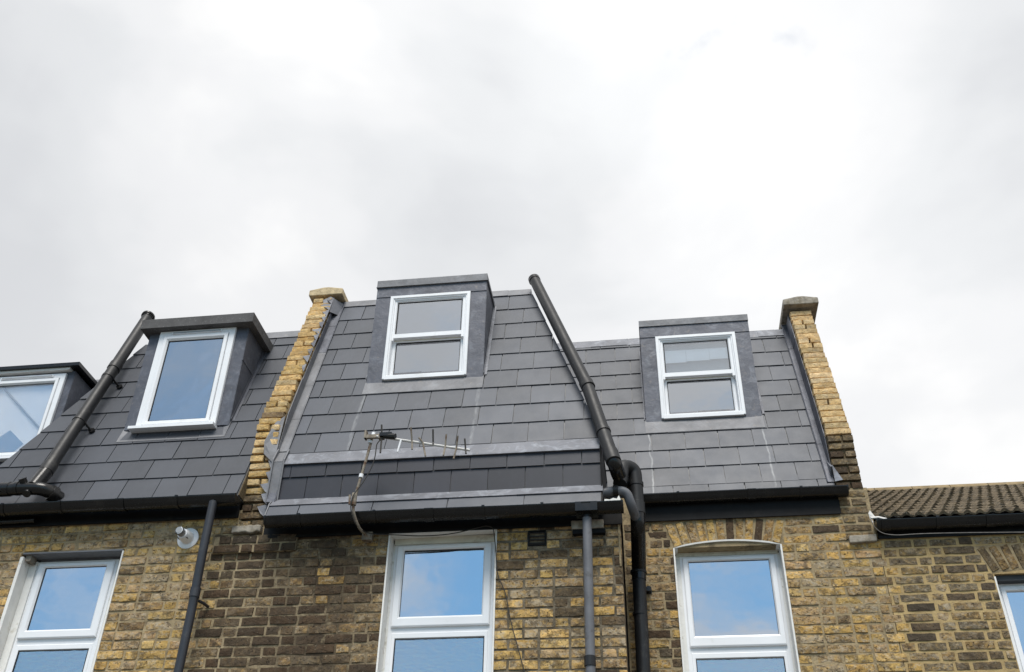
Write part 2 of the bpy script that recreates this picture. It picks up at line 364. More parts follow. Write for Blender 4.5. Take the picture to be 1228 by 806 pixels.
def brick_pool(kind, w, h, d, wear=1.0, n=7, mat='brick'):
    key = (kind, w, h, d, mat)
    if key not in BM:
        r = random.Random(hash((round(w*1e4), round(h*1e4), round(d*1e4)))); BM[key] = [brick_mesh('brick', w, h, d, r, M[mat], wear) for _ in range(n)]
    return BM[key]
def lerp(a, b, t): return tuple(x*(1-t)+y*t for x, y in zip(a, b))
YEL, OCH, BRN, GRY, DRK, PNK = (.56, .39, .165), (.46, .31, .115), (.31, .222, .125), (.36, .285, .19), (.078, .055, .037), (.44, .31, .175)
def pick(r, ws):
    t = r.random()*sum(w for _, w in ws)
    for c, w in ws:
        t -= w
        if t <= 0: break
    k = r.uniform(.80, 1.18); h = r.uniform(-.05, .05)
    return (c[0]*k*(1+h), c[1]*k, c[2]*k*(1-h))
def tone_a(x, z, r):
    return pick(r, [(YEL, 3), (OCH, 3), (BRN, 2.6), (GRY, 2.4), (PNK, 1.6), (lerp(DRK, BRN, .5), .5)])
def tone_b(x, z, r):
    if x < -1.95:
        f = max(0, min(1, (x+2.65)/.75 + .25*math.sin(z*9+1)))     # sooty to the left, browner beside the window
        if r.random() > f*.85: return pick(r, [(DRK, 7), ((.105, .078, .052), 4), (lerp(DRK, BRN, .45), 2.2), (OCH, .14)])
        return pick(r, [(BRN, 2), (lerp(DRK, BRN, .5), 3), (lerp(DRK, OCH, .45), 1.8), (OCH, .8), (YEL, .35)])
    f = (x+1.12)/.95 + (z-4.4)*.55
    if r.random() < f*.9 - .1: return pick(r, [(BRN, 4), ((.11, .083, .054), 3), (OCH, 1.0), (DRK, .8)])
    return pick(r, [(YEL, 3.2), (OCH, 3.6), (BRN, 1.6), (GRY, 1.5), (PNK, .8), (DRK, .2)])
def tone_c(x, z, r):
    if x < .3: return pick(r, [(BRN, 4), ((.12, .09, .06), 3), (OCH, 1.2), (DRK, .6)])
    if z > 4.9: return pick(r, [(BRN, 3), (GRY, 1.5), (OCH, 2), (DRK, .8), (YEL, .7)])
    return pick(r, [(OCH, 3.4), (YEL, 1.8), (BRN, 2.8), (GRY, 2.0), (PNK, 1.4), (lerp(DRK, BRN, .45), .8)])
def tone_d(x, z, r):
    if x < 1.93: return tone_c(x, z, r)
    return pick(r, [((.14, .112, .078), 5), ((.19, .152, .10), 3.6), ((.085, .066, .048), 1.1), ((.24, .17, .085), 1.4), (GRY, 1.6)])

def free_spans(x0, x1, blocks):
    sp = [(x0, x1)]
    for a, b in blocks:
        ns = []
        for p, q in sp:
            if b <= p or a >= q: ns.append((p, q)); continue
            if a > p: ns.append((p, a))
            if b < q: ns.append((b, q))
        sp = ns
    return sp
BRICKN = {}
def lay_bricks(parent, X0, X1, zb, zt, Y, ch, joint, blocks, tone, zvis, xvis, seed, order='rand', wear=1.0, proud=.006, jit=.003, drift=0.0):
    r = random.Random(seed); n = int(round((zt-zb)/ch)); stuff = MB(); cols = []; cnt = 0
    hb = ch - joint
    L, H = .215, .1025
    for i in range(n):
        zc = zt - (i+.5)*ch
        for (sa, sb) in free_spans(X0, X1, blocks(zc)):
            x = sa - r.uniform(0, .16) if sa == X0 else sa; k = (i % 2)
            while x < sb - .02:
                if order == 'flem': w = L if k % 2 == 0 else H
                else: w = L if r.random() < .56 else H
                k += 1
                a, b = max(x, sa), min(x+w, sb); x += w + joint
                if sb - x < .03 and sb - x > 0: b = sb
                if b - a < .028: continue
                ww = b - a; pool = brick_pool('s' if ww > .15 else 'h', L if ww > .15 else H, hb, .05, wear)
                me = r.choice(pool); sc = ww/(L if ww > .15 else H)
                cx = (a+b)/2; dz = r.uniform(-1, 1)*jit + drift*math.sin(cx*2.1+zc*3)
                py = Y - proud + r.uniform(-.003, .004)*wear; ry = r.uniform(-.012, .012)*wear
                c = tone(cx, zc, r)
                if zc > zvis and xvis[0] < cx < xvis[1]:
                    inst('brick', me, (cx, py, zc+dz), parent, (sc, 1, r.choice((1, 1, -1)) if False else 1), (0, ry, 0), c); cnt += 1
                else:
                    o = len(stuff.v)
                    stuff.v += [(v.co.x*sc+cx, v.co.y+py, v.co.z+zc+dz) for v in me.vertices]
                    stuff.f += [tuple(o+q for q in p.vertices) for p in me.polygons]; stuff.mi += [0]*len(me.polygons)
                    cols += [c]*len(me.polygons)
    if stuff.f:
        o = build(stuff, 'outer_bricks', M['brick_joined'], parent, recalc=False); o['kind'] = 'stuff'
        at = o.data.attributes.new('tone', 'FLOAT_COLOR', 'FACE')
        for i, c in enumerate(cols): at.data[i].color = (*c, 1)
    BRICKN[parent.name] = cnt
def wall_slab(house, X0, X1, Y, zt, depth, holes, mortar, zlow=3.3):
    """mortar bed behind the bricks with rectangular openings; plain brickwork below"""
    mb = MB(); xs = sorted({X0, X1, *[h[0] for h in holes], *[h[1] for h in holes]})
    for a, b in zip(xs, xs[1:]):
        hs = [h for h in holes if h[0] <= a and h[1] >= b]
        z = zlow
        for h in sorted(hs, key=lambda q: q[2]):
            if h[2] > z: mb.box(a, b, Y, Y+depth, z, h[2])
            z = h[3]
        if z < zt: mb.box(a, b, Y, Y+depth, z, zt)
    mb.box(X0, X1, Y, Y+depth, -.1, zlow, 1)
    return build(mb, 'wall', [mortar, M['brickwork']], house)

# ------------------------------------------------------------------ slates
K = .384; UN = math.sqrt(1+K*K)
SU = Vector((0, K, 1))/UN            # up the slope
SN = Vector((0, -1, K))/UN           # out of the slope
def clip(poly, half):
    (ax, ay, c) = half; out = []
    for i in range(len(poly)):
        p, q = poly[i], poly[(i+1) % len(poly)]; dp = ax*p[0]+ay*p[1]-c; dq = ax*q[0]+ay*q[1]-c
        if dp <= 0: out.append(p)
        if dp*dq < 0:
            t = dp/(dp-dq); out.append((p[0]+(q[0]-p[0])*t, p[1]+(q[1]-p[1])*t))
    return out
SLM = {}
def slate_rows(parent, base, x0, x1, z0, z1, g, ph, halves, w=.3, skip=None, seed=1, su=SU, sn=SN, un=UN, first=None, th=.006, mat_=None):
    """base(z)->y on the slope; rows run up from z0; ph=(phase even rows, phase odd rows); halves clip in (x,z)"""
    mat_ = mat_ or M['slate']; r = random.Random(seed); dz = g/un; i = 0; za = z0 if first is None else first
    while za < z1 - .01:
        zb = min(za + dz, z1); p = ph[i % 2]; lap = .07/un
        k0 = math.floor((x0-p)/w); k1 = math.ceil((x1-p)/w)
        for k in range(k0, k1):
            a = p + k*w + .0015; b = a + w - .007
            lo = za if za > z0 else z0
            poly = [(a, lo), (b, lo), (b, min(zb+lap, z1)), (a, min(zb+lap, z1))]
            n0 = list(poly)
            for h in halves: 
                if poly: poly = clip(poly, h)
            if len(poly) < 3: continue
            if max(q[0] for q in poly)-min(q[0] for q in poly) < .02: continue
            if skip and skip(a, b, lo, zb): continue
            cx = sum(q[0] for q in poly)/len(poly); orig = Vector((cx, base(lo), lo))
            full = (len(poly) == 4 and all(abs(u[0]-v[0])+abs(u[1]-v[1]) < 1e-6 for u, v in zip(poly, n0)))
            key = (round(w, 3), round(g, 4), round(zb-lo, 3), base.__name__, seed) if full else None
            if key and key in SLM: me = SLM[key]
            else:
                vs = []; n = len(poly)
                lift0 = .012; s_tot = g + .07
                for off in (0, th):
                    for (px, pz) in poly:
                        sdist = (pz-lo)*un; lift = lift0*(1-sdist/s_tot) + off + .001
                        q = su*sdist + sn*lift; vs.append((px-cx, q.y, q.z))
                fs = [tuple(range(n, 2*n)), tuple(range(n-1, -1, -1))] + [(i2, (i2+1) % n, n+(i2+1) % n, n+i2) for i2 in range(n)]
                me = bpy.data.meshes.new('slate'); me.from_pydata(vs, [], fs); me.materials.append(mat_)
                bm = bmesh.new(); bm.from_mesh(me); bmesh.ops.recalc_face_normals(bm, faces=bm.faces); bm.to_mesh(me); bm.free()
                if key: SLM[key] = me
            j = (r.uniform(-.0012, .0012), 0, r.uniform(-.0022, .0022))
            inst('slate', me, orig+Vector(j), parent, (1, 1, 1), (r.uniform(-.004, .004), r.uniform(-.004, .004), 0))
        za = zb; i += 1
def strip(mb, pts, sn, th, mi=0):
    """thin sheet over a convex outline pts (3-D), thickness th along sn"""
    n = len(pts); vs = [Vector(p) for p in pts] + [Vector(p)+Vector(sn)*th for p in pts]
    mb.add(vs, [tuple(range(n-1, -1, -1)), tuple(range(n, 2*n))] + [(i, (i+1) % n, n+(i+1) % n, n+i) for i in range(n)], mi)

# ------------------------------------------------------------------ setting
g = MB(); g.add([(-900, -900, 0), (900, -900, 0), (900, 900, 0), (-900, 900, 0)], [(0, 1, 2, 3)])
go = build(g, 'ground', M['ground'], recalc=False); go['kind'] = 'structure'

YA, YC = -.70, 0.0
slopeAB = lambda z: -.44 + (z-6.17)*K
slopeC = lambda z: .425 + (z-6.455)*K
HG = 'terraced houses seen from the back'
hZ = thing('terraced_house', 'far left house, only its dormer with white glazing shows behind the next roof', 'house', (-6.8, 0, 0), HG)
hA = thing('terraced_house', 'left house with the tall single-pane dormer window and yellow brick wall', 'house', (-4.4, YA, 0), HG)
hB = thing('terraced_house', 'middle house with sash dormer, dark slate band over the gutter and sooty brick wall', 'house', (-1.6, YA, 0), HG)
hC = thing('terraced_house', 'set back house with sash dormer between the leaning black pipe and the right parapet', 'house', (.8, 0, 0), HG)
hD = thing('terraced_house', 'house at the right edge with low brown ribbed tile roof', 'house', (3.2, 0, 0), HG)

# ------------------------------------------------------------------ windows
FR = [(0, .0), (0, -.012), (.006, -.018), (.040, -.018), (.046, -.012), (.046, .02)]
def casement_low(house, xo0, xo1, zt, zbot, Y, glass, trans, lab=None, right_x=None):
    """two-light uPVC window: opening light above, fixed light below. glass=(x0,x1,z0,z1) top pane, trans=(z0,z1) transom"""
    w = MB(); fy = Y
    w.ring(xo0, xo1, zbot, zt, [(0, fy+.07), (0, fy), (.035, fy), (.042, fy+.008), (.042, fy+.06)])
    root = build(w, 'window', M['white'], house, lab)
    t = MB(); t.box(xo0+.03, xo1-.03, fy+.002, fy+.06, trans[0], trans[1]); build(t, 'transom', M['white'], root)
    gx0, gx1, gz0, gz1 = glass
    s = MB()
    a, b = xo0+.022, xo1-.022; c, d = trans[1]-.012, zt-.020
    iw = gx0-a; ih = gz0-c
    # stile and rail widths differ, so the sash is made of four mitred pieces
    def sash(a, b, c, d, g0, g1, h0, h1, y0, lip=.014):
        O = [(a, c), (b, c), (b, d), (a, d)]; I = [(g0, h0), (g1, h0), (g1, h1), (g0, h1)]
        mid = [tuple(p+(q-p)*.8 for p, q in zip(o_, i_)) for o_, i_ in zip(O, I)]; o2 = [tuple(p+(q-p)*.12 for p, q in zip(o_, i_)) for o_, i_ in zip(O, I)]
        loops = [(O, y0+.03), (O, y0+.005), (o2, y0), (mid, y0), (I, y0+lip), (I, y0+.045)]; vs = []
        for lp, yy in loops: vs += [(p[0], yy, p[1]) for p in lp]
        fs = [(k*4+i, k*4+(i+1) % 4, (k+1)*4+(i+1) % 4, (k+1)*4+i) for k in range(len(loops)-1) for i in range(4)]
        s.add(vs, fs)
    sash(a, b, c, d, gx0, gx1, gz0, gz1, fy-.022)
    build(s, 'sash', M['white'], root)
    s = MB(); lw = .030
    sash(xo0+.03, xo1-.03, zbot+.03, trans[0]+.004, xo0+.062, xo1-.062, zbot+.07, trans[0]-.045, fy-.004, .010)
    build(s, 'lower_frame', M['white'], root)
    for nm, gg, mt in (('pane', (gx0-.004, gx1+.004, gz0-.004, gz1+.004), M['glass']), ('pane', (xo0+.058, xo1-.058, zbot+.06, trans[0]-.041), M['glass_wavy'])):
        p = MB(); p.box(gg[0], gg[1], fy+.004, fy+.010, gg[2], gg[3]); build(p, nm, mt, root)
        q = MB(); q.ring(gg[0]-.002, gg[1]+.002, gg[2]-.002, gg[3]+.002, [(0, fy-.001), (.0075, fy-.0035), (.0075, fy+.003)]); build(q, 'seal', M['gap'], root)
        k = MB(); k.box(gg[0]-.01, gg[1]+.01, fy+.085, fy+.09, gg[2]-.01, gg[3]+.01); build(k, 'blind', M['lining'] if mt is M['glass_wavy'] else M['lining_dark'], root)
    si = MB(); si.box(xo0-.03, xo1+.03, fy-.10, fy+.05, zbot-.05, zbot-.001); build(si, 'sill', M['white'], root)
    return root
def lining(house, path, y0, y1, th, mat, name='window_reveal', label=None, lip=.0):
    """strip following an (x,z) path: its inner face lines the opening"""
    mb = MB(); n = len(path); P = [Vector((p[0], 0, p[1])) for p in path]
    nor = []
    for i in range(n):
        d = (P[min(i+1, n-1)]-P[max(i-1, 0)]).normalized(); nor.append(Vector((-d.z, 0, d.x)))
    vs = []
    for i in range(n):
        a = P[i]; b = P[i]+nor[i]*th
        vs += [(a.x, y0, a.z), (b.x, y0-lip, b.z), (b.x, y1, b.z), (a.x, y1, a.z)]
    fs = []
    for i in range(n-1):
        for k in range(4): fs.append((i*4+k, i*4+(k+1) % 4, (i+1)*4+(k+1) % 4, (i+1)*4+k))
    fs += [(0, 1, 2, 3), tuple((n-1)*4+k for k in (3, 2, 1, 0))]
    mb.add(vs, fs); return build(mb, name, mat, house, label)

# ---- house A (left) wall and window
AX0, AX1 = -5.78, -3.235
slabA = wall_slab(hA, AX0, AX1+.01, YA, 5.10, .28, [(-5.045, -4.158, 3.2, 4.799)], M['mortar_tan'])
jnA = lambda z: -3.365+(.05 if int(round((5.035-z)/.0755-.5)) % 2 else -.05)+.015*math.sin(z*41)
lay_bricks(slabA, AX0, AX1, 3.30, 5.035, YA, 0.0755, .0095, lambda z: ([(-5.04, -4.165)] if z < 4.79 else []) + ([(jnA(z), -3.0)] if z < 4.89 else []), tone_a, 3.66, (-5.75, -3.0), 11, wear=1.25, drift=.004)
casement_low(hA, -4.955, -4.255, 4.765, 3.25, -.585, (-4.877, -4.345, 4.192, 4.710), (4.075, 4.135))
lining(hA, [(-4.172, 3.2), (-4.172, 4.785)], YA-.012, YA+.13, -.0125, M['white_paint'], lip=0)
lining(hA, [(-5.018, 3.2), (-5.018, 4.765)], YA-.012, YA+.15, .0265, M['white_paint'], lip=0)
h = MB(); h.box(-5.03, -4.172, YA-.014, YA+.20, 4.785, 4.797); h.box(-4.95, -4.172, YA+.125, YA+.2, 4.762, 4.786); build(h, 'window_head', M['lead_grey'], hA)
h = MB(); h.box(-4.262, -4.172, YA+.118, YA+.2, 3.25, 4.765); build(h, 'window_jamb', M['white_paint'], hA)
h = MB(); h.box(-5.016, -4.955, YA+.10, YA+.2, 3.25, 4.765); build(h, 'window_jamb', M['white_paint'], hA, 'cracked white painted jamb left of the frame')
h = MB(); h.box(-5.012, -4.965, YA+.01, YA+.09, 4.735, 4.784); build(h, 'wood_end', M['rust'], hA, 'rotten timber end in the corner of the window head')

# ---- house B (middle) wall and window
BX0, BX1 = -3.235, -.175
slabB = wall_slab(hB, BX0+.012, BX1-.004, YA, 4.97, .28, [(-1.981, -1.120, 3.2, 4.868)], M['mortar_mid'])
def blkB(z):
    b = [(-3.7, jnA(z)+.010)]
    if z < 4.855: b.append((-1.972, -1.130))
    if z > 4.70 and z < 4.86: b.append((-3.30, -2.72))
    if 4.69 < z < 4.815: b.append((-.885, -.742))
    return b
lay_bricks(slabB, -3.50, BX1, 3.30, 4.886, YA, .0755, .0090, blkB, tone_b, 3.70, (-3.4, 0), 23, wear=1.15, drift=.003)
casement_low(hB, -1.950, -1.158, 4.792, 3.25, -.585, (-1.872, -1.241, 4.208, 4.740), (4.085, 4.140))
lining(hB, [(-1.135, 3.2), (-1.135, 4.853), (-1.966, 4.835), (-1.966, 3.2)], YA-.012, YA+.125, -.013, M['white_paint'], lip=.002)
for a_, b_ in ((-1.966, -1.945), (-1.163, -1.135)):
    h = MB(); h.box(a_, b_, YA+.118, YA+.2, 3.25, 4.80); build(h, 'window_jamb', M['white_paint'], hB)
h = MB(); h.box(-1.955, -1.146, YA+.10, YA+.2, 4.788, 4.845); build(h, 'head_packer', M['cream'], hB)
# soot-dark corbel course at the foot of the left parapet
cb = thing('corbel', 'dark sooty brick corbel jutting from the wall under the left parapet', 'corbel', (-3.05, YA, 4.75))
m_ = MB(); m_.box(-3.40, -2.715, YA-.028, YA+.05, 4.722, 4.862); build(m_, 'mortar_bed', M['mortar_mid'], cb)
rr = random.Random(5)
for rowz, xs in ((4.754, (-3.40, -3.17, -3.065, -2.845, -2.715)), (4.829, (-3.36, -3.255, -3.04, -2.93, -2.715))):
    for a, b in zip(xs, xs[1:]):
        w = b-a-.010; L = .215 if w > .15 else .1025
        inst('brick', rr.choice(brick_pool('s' if w > .15 else 'h', L, .0655, .05, 1.15)), ((a+b)/2, YA-.036, rowz), cb, (w/L, 1, 1), (0, rr.uniform(-.01, .01), 0), pick(rr, [(DRK, 3), ((.08, .062, .045), 2)]))

# ---- house C wall, arch, window
CX0, CX1 = -.165, 1.845
slabC = wall_slab(hC, CX0-.01, CX1, YC, 5.40, .28, [(.222, 1.096, 3.2, 4.93)], M['mortar_tan'])
def blkC(z):
    b = []
    if z < 4.98: b.append((.229, 1.090))
    if 4.9 < z < 5.19:
        f = (z-4.93)/.25; b.append((.222-.075*f, 1.098+.07*f))
    b.append((1.612 if z > 4.955 else jn(z), 2.0))
    return b
jn = lambda z: 1.845+.045*((int(round((5.16-z)/.075-.5))) % 2)+.02*math.sin(z*37)
lay_bricks(slabC, CX0, 1.95, 3.36, 5.16, YC, .075, .0090, blkC, tone_c, 3.80, (-.2, 2), 31, wear=1.25, drift=.003)
def arch(house, xa, xb, z0, rise, hgt, n, splay, Y, tones, seed, joint=.012):
    r = random.Random(seed); mb = MB(); N = 14; lo = []; hi = []
    for i in range(N+1):
        t = i/N; lo.append((xa+(xb-xa)*t, z0+rise*(1-(2*t-1)**2))); hi.append((xa-splay+(xb-xa+2*splay)*t, z0+rise*(1-(2*t-1)**2)*.6+hgt))
    for i in range(N): mb.extrude([lo[i], lo[i+1], hi[i+1], hi[i]], 'y', Y-.001, Y+.20)
    root = build(mb, 'brick_arch', M['mortar_tan'], house)
    wv = (xb-xa)/n
    for i in range(n):
        t = (i+.5)/n; x = xa+(xb-xa)*t; xt = xa-splay+(xb-xa+2*splay)*t; zz0 = z0+rise*(1-(2*t-1)**2); zz1 = z0+rise*(1-(2*t-1)**2)*.6+hgt
        ang = math.atan2(xt-x, zz1-zz0); L = zz1-zz0-.012
        wt = (xb-xa+2*splay)/n
        me = r.choice(brick_pool('v', .215, .066, .05, 1.2))
        inst('brick', me, ((x+xt)/2, Y-.008+r.uniform(-.003, .003), (zz0+zz1)/2+.002), root, (L/.215, 1, ((wv+wt)/2-joint)/.066), (0, ang-math.pi/2, 0), pick(r, tones))
    return root
arch(hC, .235, 1.085, 4.925, .048, .225, 12, .075, YC, [(OCH, 2), (BRN, 3), ((.26, .17, .075), 2), (DRK, .8), (GRY, 1)], 3)
casement_low(hC, .277, 1.061, 4.902, 3.25, .115, (.344, .990, 4.235, 4.851), (4.100, 4.158))
ap = [(1.080, 3.2)] + [(1.080-.842*i/10, 4.925+.046*(1-(2*i/10-1)**2)) for i in range(11)] + [(.238, 3.2)]
lining(hC, ap, YC-.014, YC+.125, -.013, M['white_paint'], lip=.002)
for a_, b_ in ((.238, .282), (1.056, 1.080)):
    h = MB(); h.box(a_, b_, YC+.118, YC+.2, 3.25, 4.91); build(h, 'window_jamb', M['white_paint'], hC)
h = MB(); h.box(.25, 1.07, YC+.105, YC+.2, 4.900, 4.965); build(h, 'head_packer', M['cream'], hC)

# ---- house D wall, arch, window
DX0, DX1 = 1.850, 5.6
slabD = wall_slab(hD, DX0, DX1, YC, 5.06, .28, [(2.655, 3.52, 3.2, 4.62)], M['mortar_yellow'])
def blkD(z):
    b = [(1.5, jn(z)+.012)]
    if z < 4.64: b.append((2.648, 3.528))
    if 4.60 < z < 4.88:
        f = (z-4.62)/.24; b.append((2.64-.09*f, 3.53+.09*f))
    return b
lay_bricks(slabD, 1.80, DX1, 3.36, 4.935, YC, .075, .0125, blkD, tone_d, 3.78, (1.8, 3.35), 47, 'flem', wear=1.2)
arch(hD, 2.645, 3.53, 4.625, .03, .225, 12, .09, YC, [((.15, .115, .07), 3), ((.10, .08, .055), 2), ((.22, .155, .08), 2)], 9, .017)
lining(hD, [(2.660, 3.2), (2.660, 4.60)], YC-.002, YC+.10, .012, M['white_paint'])
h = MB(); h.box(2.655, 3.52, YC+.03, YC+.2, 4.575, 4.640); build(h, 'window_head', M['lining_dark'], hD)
h = MB(); h.ring(2.672, 3.51, 3.25, 4.585, [(0, .16), (0, .10), (.045, .10), (.05, .11), (.05, .14)]); wd = build(h, 'window', M['white'], hD)
h = MB(); h.ring(2.705, 3.477, 3.28, 4.552, [(0, .13), (0, .088), (.03, .086), (.036, .096), (.036, .12)]); build(h, 'sash', M['white'], wd)
h = MB(); h.box(2.735, 3.447, .112, .118, 3.31, 4.522); build(h, 'pane', M['glass'], wd)
h = MB(); h.box(2.73, 3.45, .2, .205, 3.3, 4.53); build(h, 'blind', M['lining_dark'], wd)

# ---- house Z wall
slabZ = wall_slab(hZ, -9.2, -5.79, YC, 5.40, .28, [(-7.2, -6.4, 3.2, 4.9)], M['mortar_tan'])
lay_bricks(slabZ, -9.2, -5.79, 3.36, 5.16, YC, .075, .010, lambda z: [(-7.2, -6.4)] if z < 4.93 else [], tone_c, 9, (0, 0), 77)
casement_low(hZ, -7.19, -6.41, 4.89, 3.25, .115, (-7.12, -6.48, 4.235, 4.84), (4.10, 4.158))

# ------------------------------------------------------------------ roofs
def deck(house, x0, x1, base, z0, z1, hl=0, hr=0, back=7.0, y_f=None, extra=None):
    """solid mansard body; hl / hr = sideways lean of the ends per metre of height"""
    y0, y1 = base(z0), base(z1); dz = z1-z0
    vs = [(x0, y0, z0), (x1, y0, z0), (x1-hr*dz, y1, z1), (x0+hl*dz, y1, z1), (x0, back, z0), (x1, back, z0), (x1-hr*dz, back, z1), (x0+hl*dz, back, z1)]
    mb = MB(); mb.add(vs, [(0, 1, 2, 3), (4, 7, 6, 5), (0, 3, 7, 4), (1, 5, 6, 2), (3, 2, 6, 7), (0, 4, 5, 1)])
    mb.box(x0+.01 if not extra else extra[0], x1-.01 if not extra else extra[1], YC+.3, back, 0, z0-.001, 1)
    return build(mb, 'roof', [M['slate_far'], M['brickwork']], house)
def ridge_lead(parent, x0, x1, base, z1, h=.085, joints=(), lift=.02, mat='lead_grey'):
    js = [x0] + sorted(joints) + [x1]; mb = MB()
    for i, (a, b) in enumerate(zip(js, js[1:])):
        e = .004*(i % 2)
        p0 = Vector((0, base(z1-h), z1-h)) + SN*(lift+e); p1 = Vector((0, base(z1), z1)) + SN*(lift-.004+e); p2 = Vector((0, base(z1)+.25, z1+.012+e)); 
        vs = []
        for x in (a-.01*(i > 0), b): vs += [(x, p0.y, p0.z), (x, p1.y, p1.z+.01), (x, p2.y, p2.z), (x, p2.y, p2.z-.03), (x, p0.y+.02, p0.z)]
        mb.add(vs, [(0, 1, 2, 3, 4), (9, 8, 7, 6, 5)] + [(k, 5+k, 5+(k+1) % 5, (k+1) % 5) for k in range(5)])
    return build(mb, 'ridge_flashing', M[mat], parent)

# A roof
hipA = (-1, .372, None)
AE0 = -5.73
dA = deck(hA, AE0, -3.235, slopeAB, 5.17, 7.385, hl=.372, extra=(-5.7, -3.25))
# hip edge: x >= AE0 + .372*(z-5.17)  ->  -x + .372 z <= -AE0 + .372*5.17
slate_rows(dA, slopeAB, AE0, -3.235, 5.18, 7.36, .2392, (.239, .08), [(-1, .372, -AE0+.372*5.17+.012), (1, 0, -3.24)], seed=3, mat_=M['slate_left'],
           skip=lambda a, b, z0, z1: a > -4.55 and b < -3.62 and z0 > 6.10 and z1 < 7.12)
ridge_lead(dA, -4.88, -3.235, slopeAB, 7.40, .09, (-3.9,))
m_ = MB(); m_.extrude([(slopeAB(5.18)+.005, 5.18), (slopeAB(5.52), 5.52), (-.60, 5.52), (-.60, 5.18)], 'x', -3.236, -3.226); build(m_, 'verge_mortar', M['mortar_pale'], hA)
# B roof + upstand
dB = deck(hB, -3.03, -.29, slopeAB, 5.60, 7.86, hr=.313, extra=(-3.1, -.33))
slate_rows(dB, slopeAB, -3.02, -.29, 5.615, 7.80, .2590, (.001, .164), [(1, .313, -.29+.313*5.60+.012), (-1, 0, 3.02)], seed=4,
           skip=lambda a, b, z0, z1: a > -2.42 and b < -1.37 and z0 > 6.48 and z1 < 7.6)
ridge_lead(dB, -3.0, -.985, slopeAB, 7.875, .085, (-2.2, -1.22))
up = MB(); UX0, UX1 = -3.02, -.31
prof = [(-.835, 4.955), (-.782, 5.09), (-.712, 5.15), (-.712, 5.50), (-.655, 5.60), (.3, 5.60), (.3, 4.955)]
up.extrude(prof, 'x', UX0+.055, UX1); up.extrude([(-.712, 5.10), (-.712, 5.50), (-.655, 5.60), (.3, 5.60), (.3, 5.10)], 'x', UX0, UX0+.054); upo = build(up, 'slate_upstand', M['lead_grey'], hB)
vert = lambda z: -.716
VU, VN = Vector((0, 0, 1)), Vector((0, -1, 0))
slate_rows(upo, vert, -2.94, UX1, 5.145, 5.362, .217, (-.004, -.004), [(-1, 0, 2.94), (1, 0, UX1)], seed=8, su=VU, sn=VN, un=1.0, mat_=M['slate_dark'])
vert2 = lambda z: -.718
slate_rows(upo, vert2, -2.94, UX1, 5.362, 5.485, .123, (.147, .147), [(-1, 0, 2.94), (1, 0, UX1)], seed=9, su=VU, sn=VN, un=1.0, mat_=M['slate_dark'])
K2 = (.835-.782)/.135; U2 = math.sqrt(1+K2*K2)
low = lambda z: -.838+(z-4.955)*K2
slate_rows(upo, low, -3.0, UX1, 4.962, 5.085, .118*U2, (-.30, -.30), [(-1, 0, 2.955), (1, 0, UX1)], w=.6, seed=10, su=Vector((0, K2, 1))/U2, sn=Vector((0, -1, K2))/U2, un=U2)
f = MB()
for a, b, e in ((-2.955, -2.35, 0), (-2.36, -1.6, .003), (-1.61, -.95, 0), (-.96, -.295, .003)):
    f.extrude([(-.815-e, 5.072), (-.742-e, 5.158), (-.715, 5.163), (-.70, 5.05)], 'x', a, b)
build(f, 'lower_flashing', M['lead_pale'], upo)
f = MB()
for a, b, e in ((-2.96, -2.2, 0), (-2.21, -1.45, .003), (-1.46, -.9, 0), (-.91, -.293, .003)):
    f.extrude([(-.748-e, 5.478), (-.746-e, 5.49), (-.668-e, 5.618), (-.64, 5.618), (-.64, 5.478)], 'x', a, b)
build(f, 'upper_flashing', M['lead_pale'], upo, 'blue-white weathered lead strip over the dark slate band')
f = MB(); f.extrude([(-.76, 5.49), (-.66, 5.62), (0, 5.62), (0, 4.955), (-.848, 4.955), (-.80, 5.09), (-.76, 5.14)], 'x', UX1+.001, UX1+.012); build(f, 'end_board', M['fascia'], upo)
# C roof
CR0 = -1.45
dC = deck(hC, CR0, 1.60, slopeC, 5.425, 7.625, extra=(-.16, 1.6))
slate_rows(dC, slopeC, CR0, 1.60, 5.435, 7.60, .2384, (.27, .12), [(1, 0, 1.60), (-1, 0, 1.3)], first=5.516-.2230, seed=6,
           skip=lambda a, b, z0, z1: (a > .1 and b < 1.12 and z0 > 6.36 and z1 < 7.4))
ridge_lead(dC, CR0, 1.60, slopeC, 7.64, .09, (-.42, -.05, 1.3), mat='lead_pale')
# Z roof
dZ = deck(hZ, -9.2, -5.4, slopeC, 5.425, 7.50, extra=(-9.1, -5.8))
slate_rows(dZ, slopeC, -9.2, -5.5, 5.435, 7.48, .2384, (.27, .12), [(1, 0, -5.5), (-1, 0, 9.2)], seed=12,
           skip=lambda a, b, z0, z1: (a > -6.8 and b < -5.88 and z0 > 6.25 and z1 < 7.3))
ridge_lead(dZ, -9.2, -5.45, slopeC, 7.51, .08)

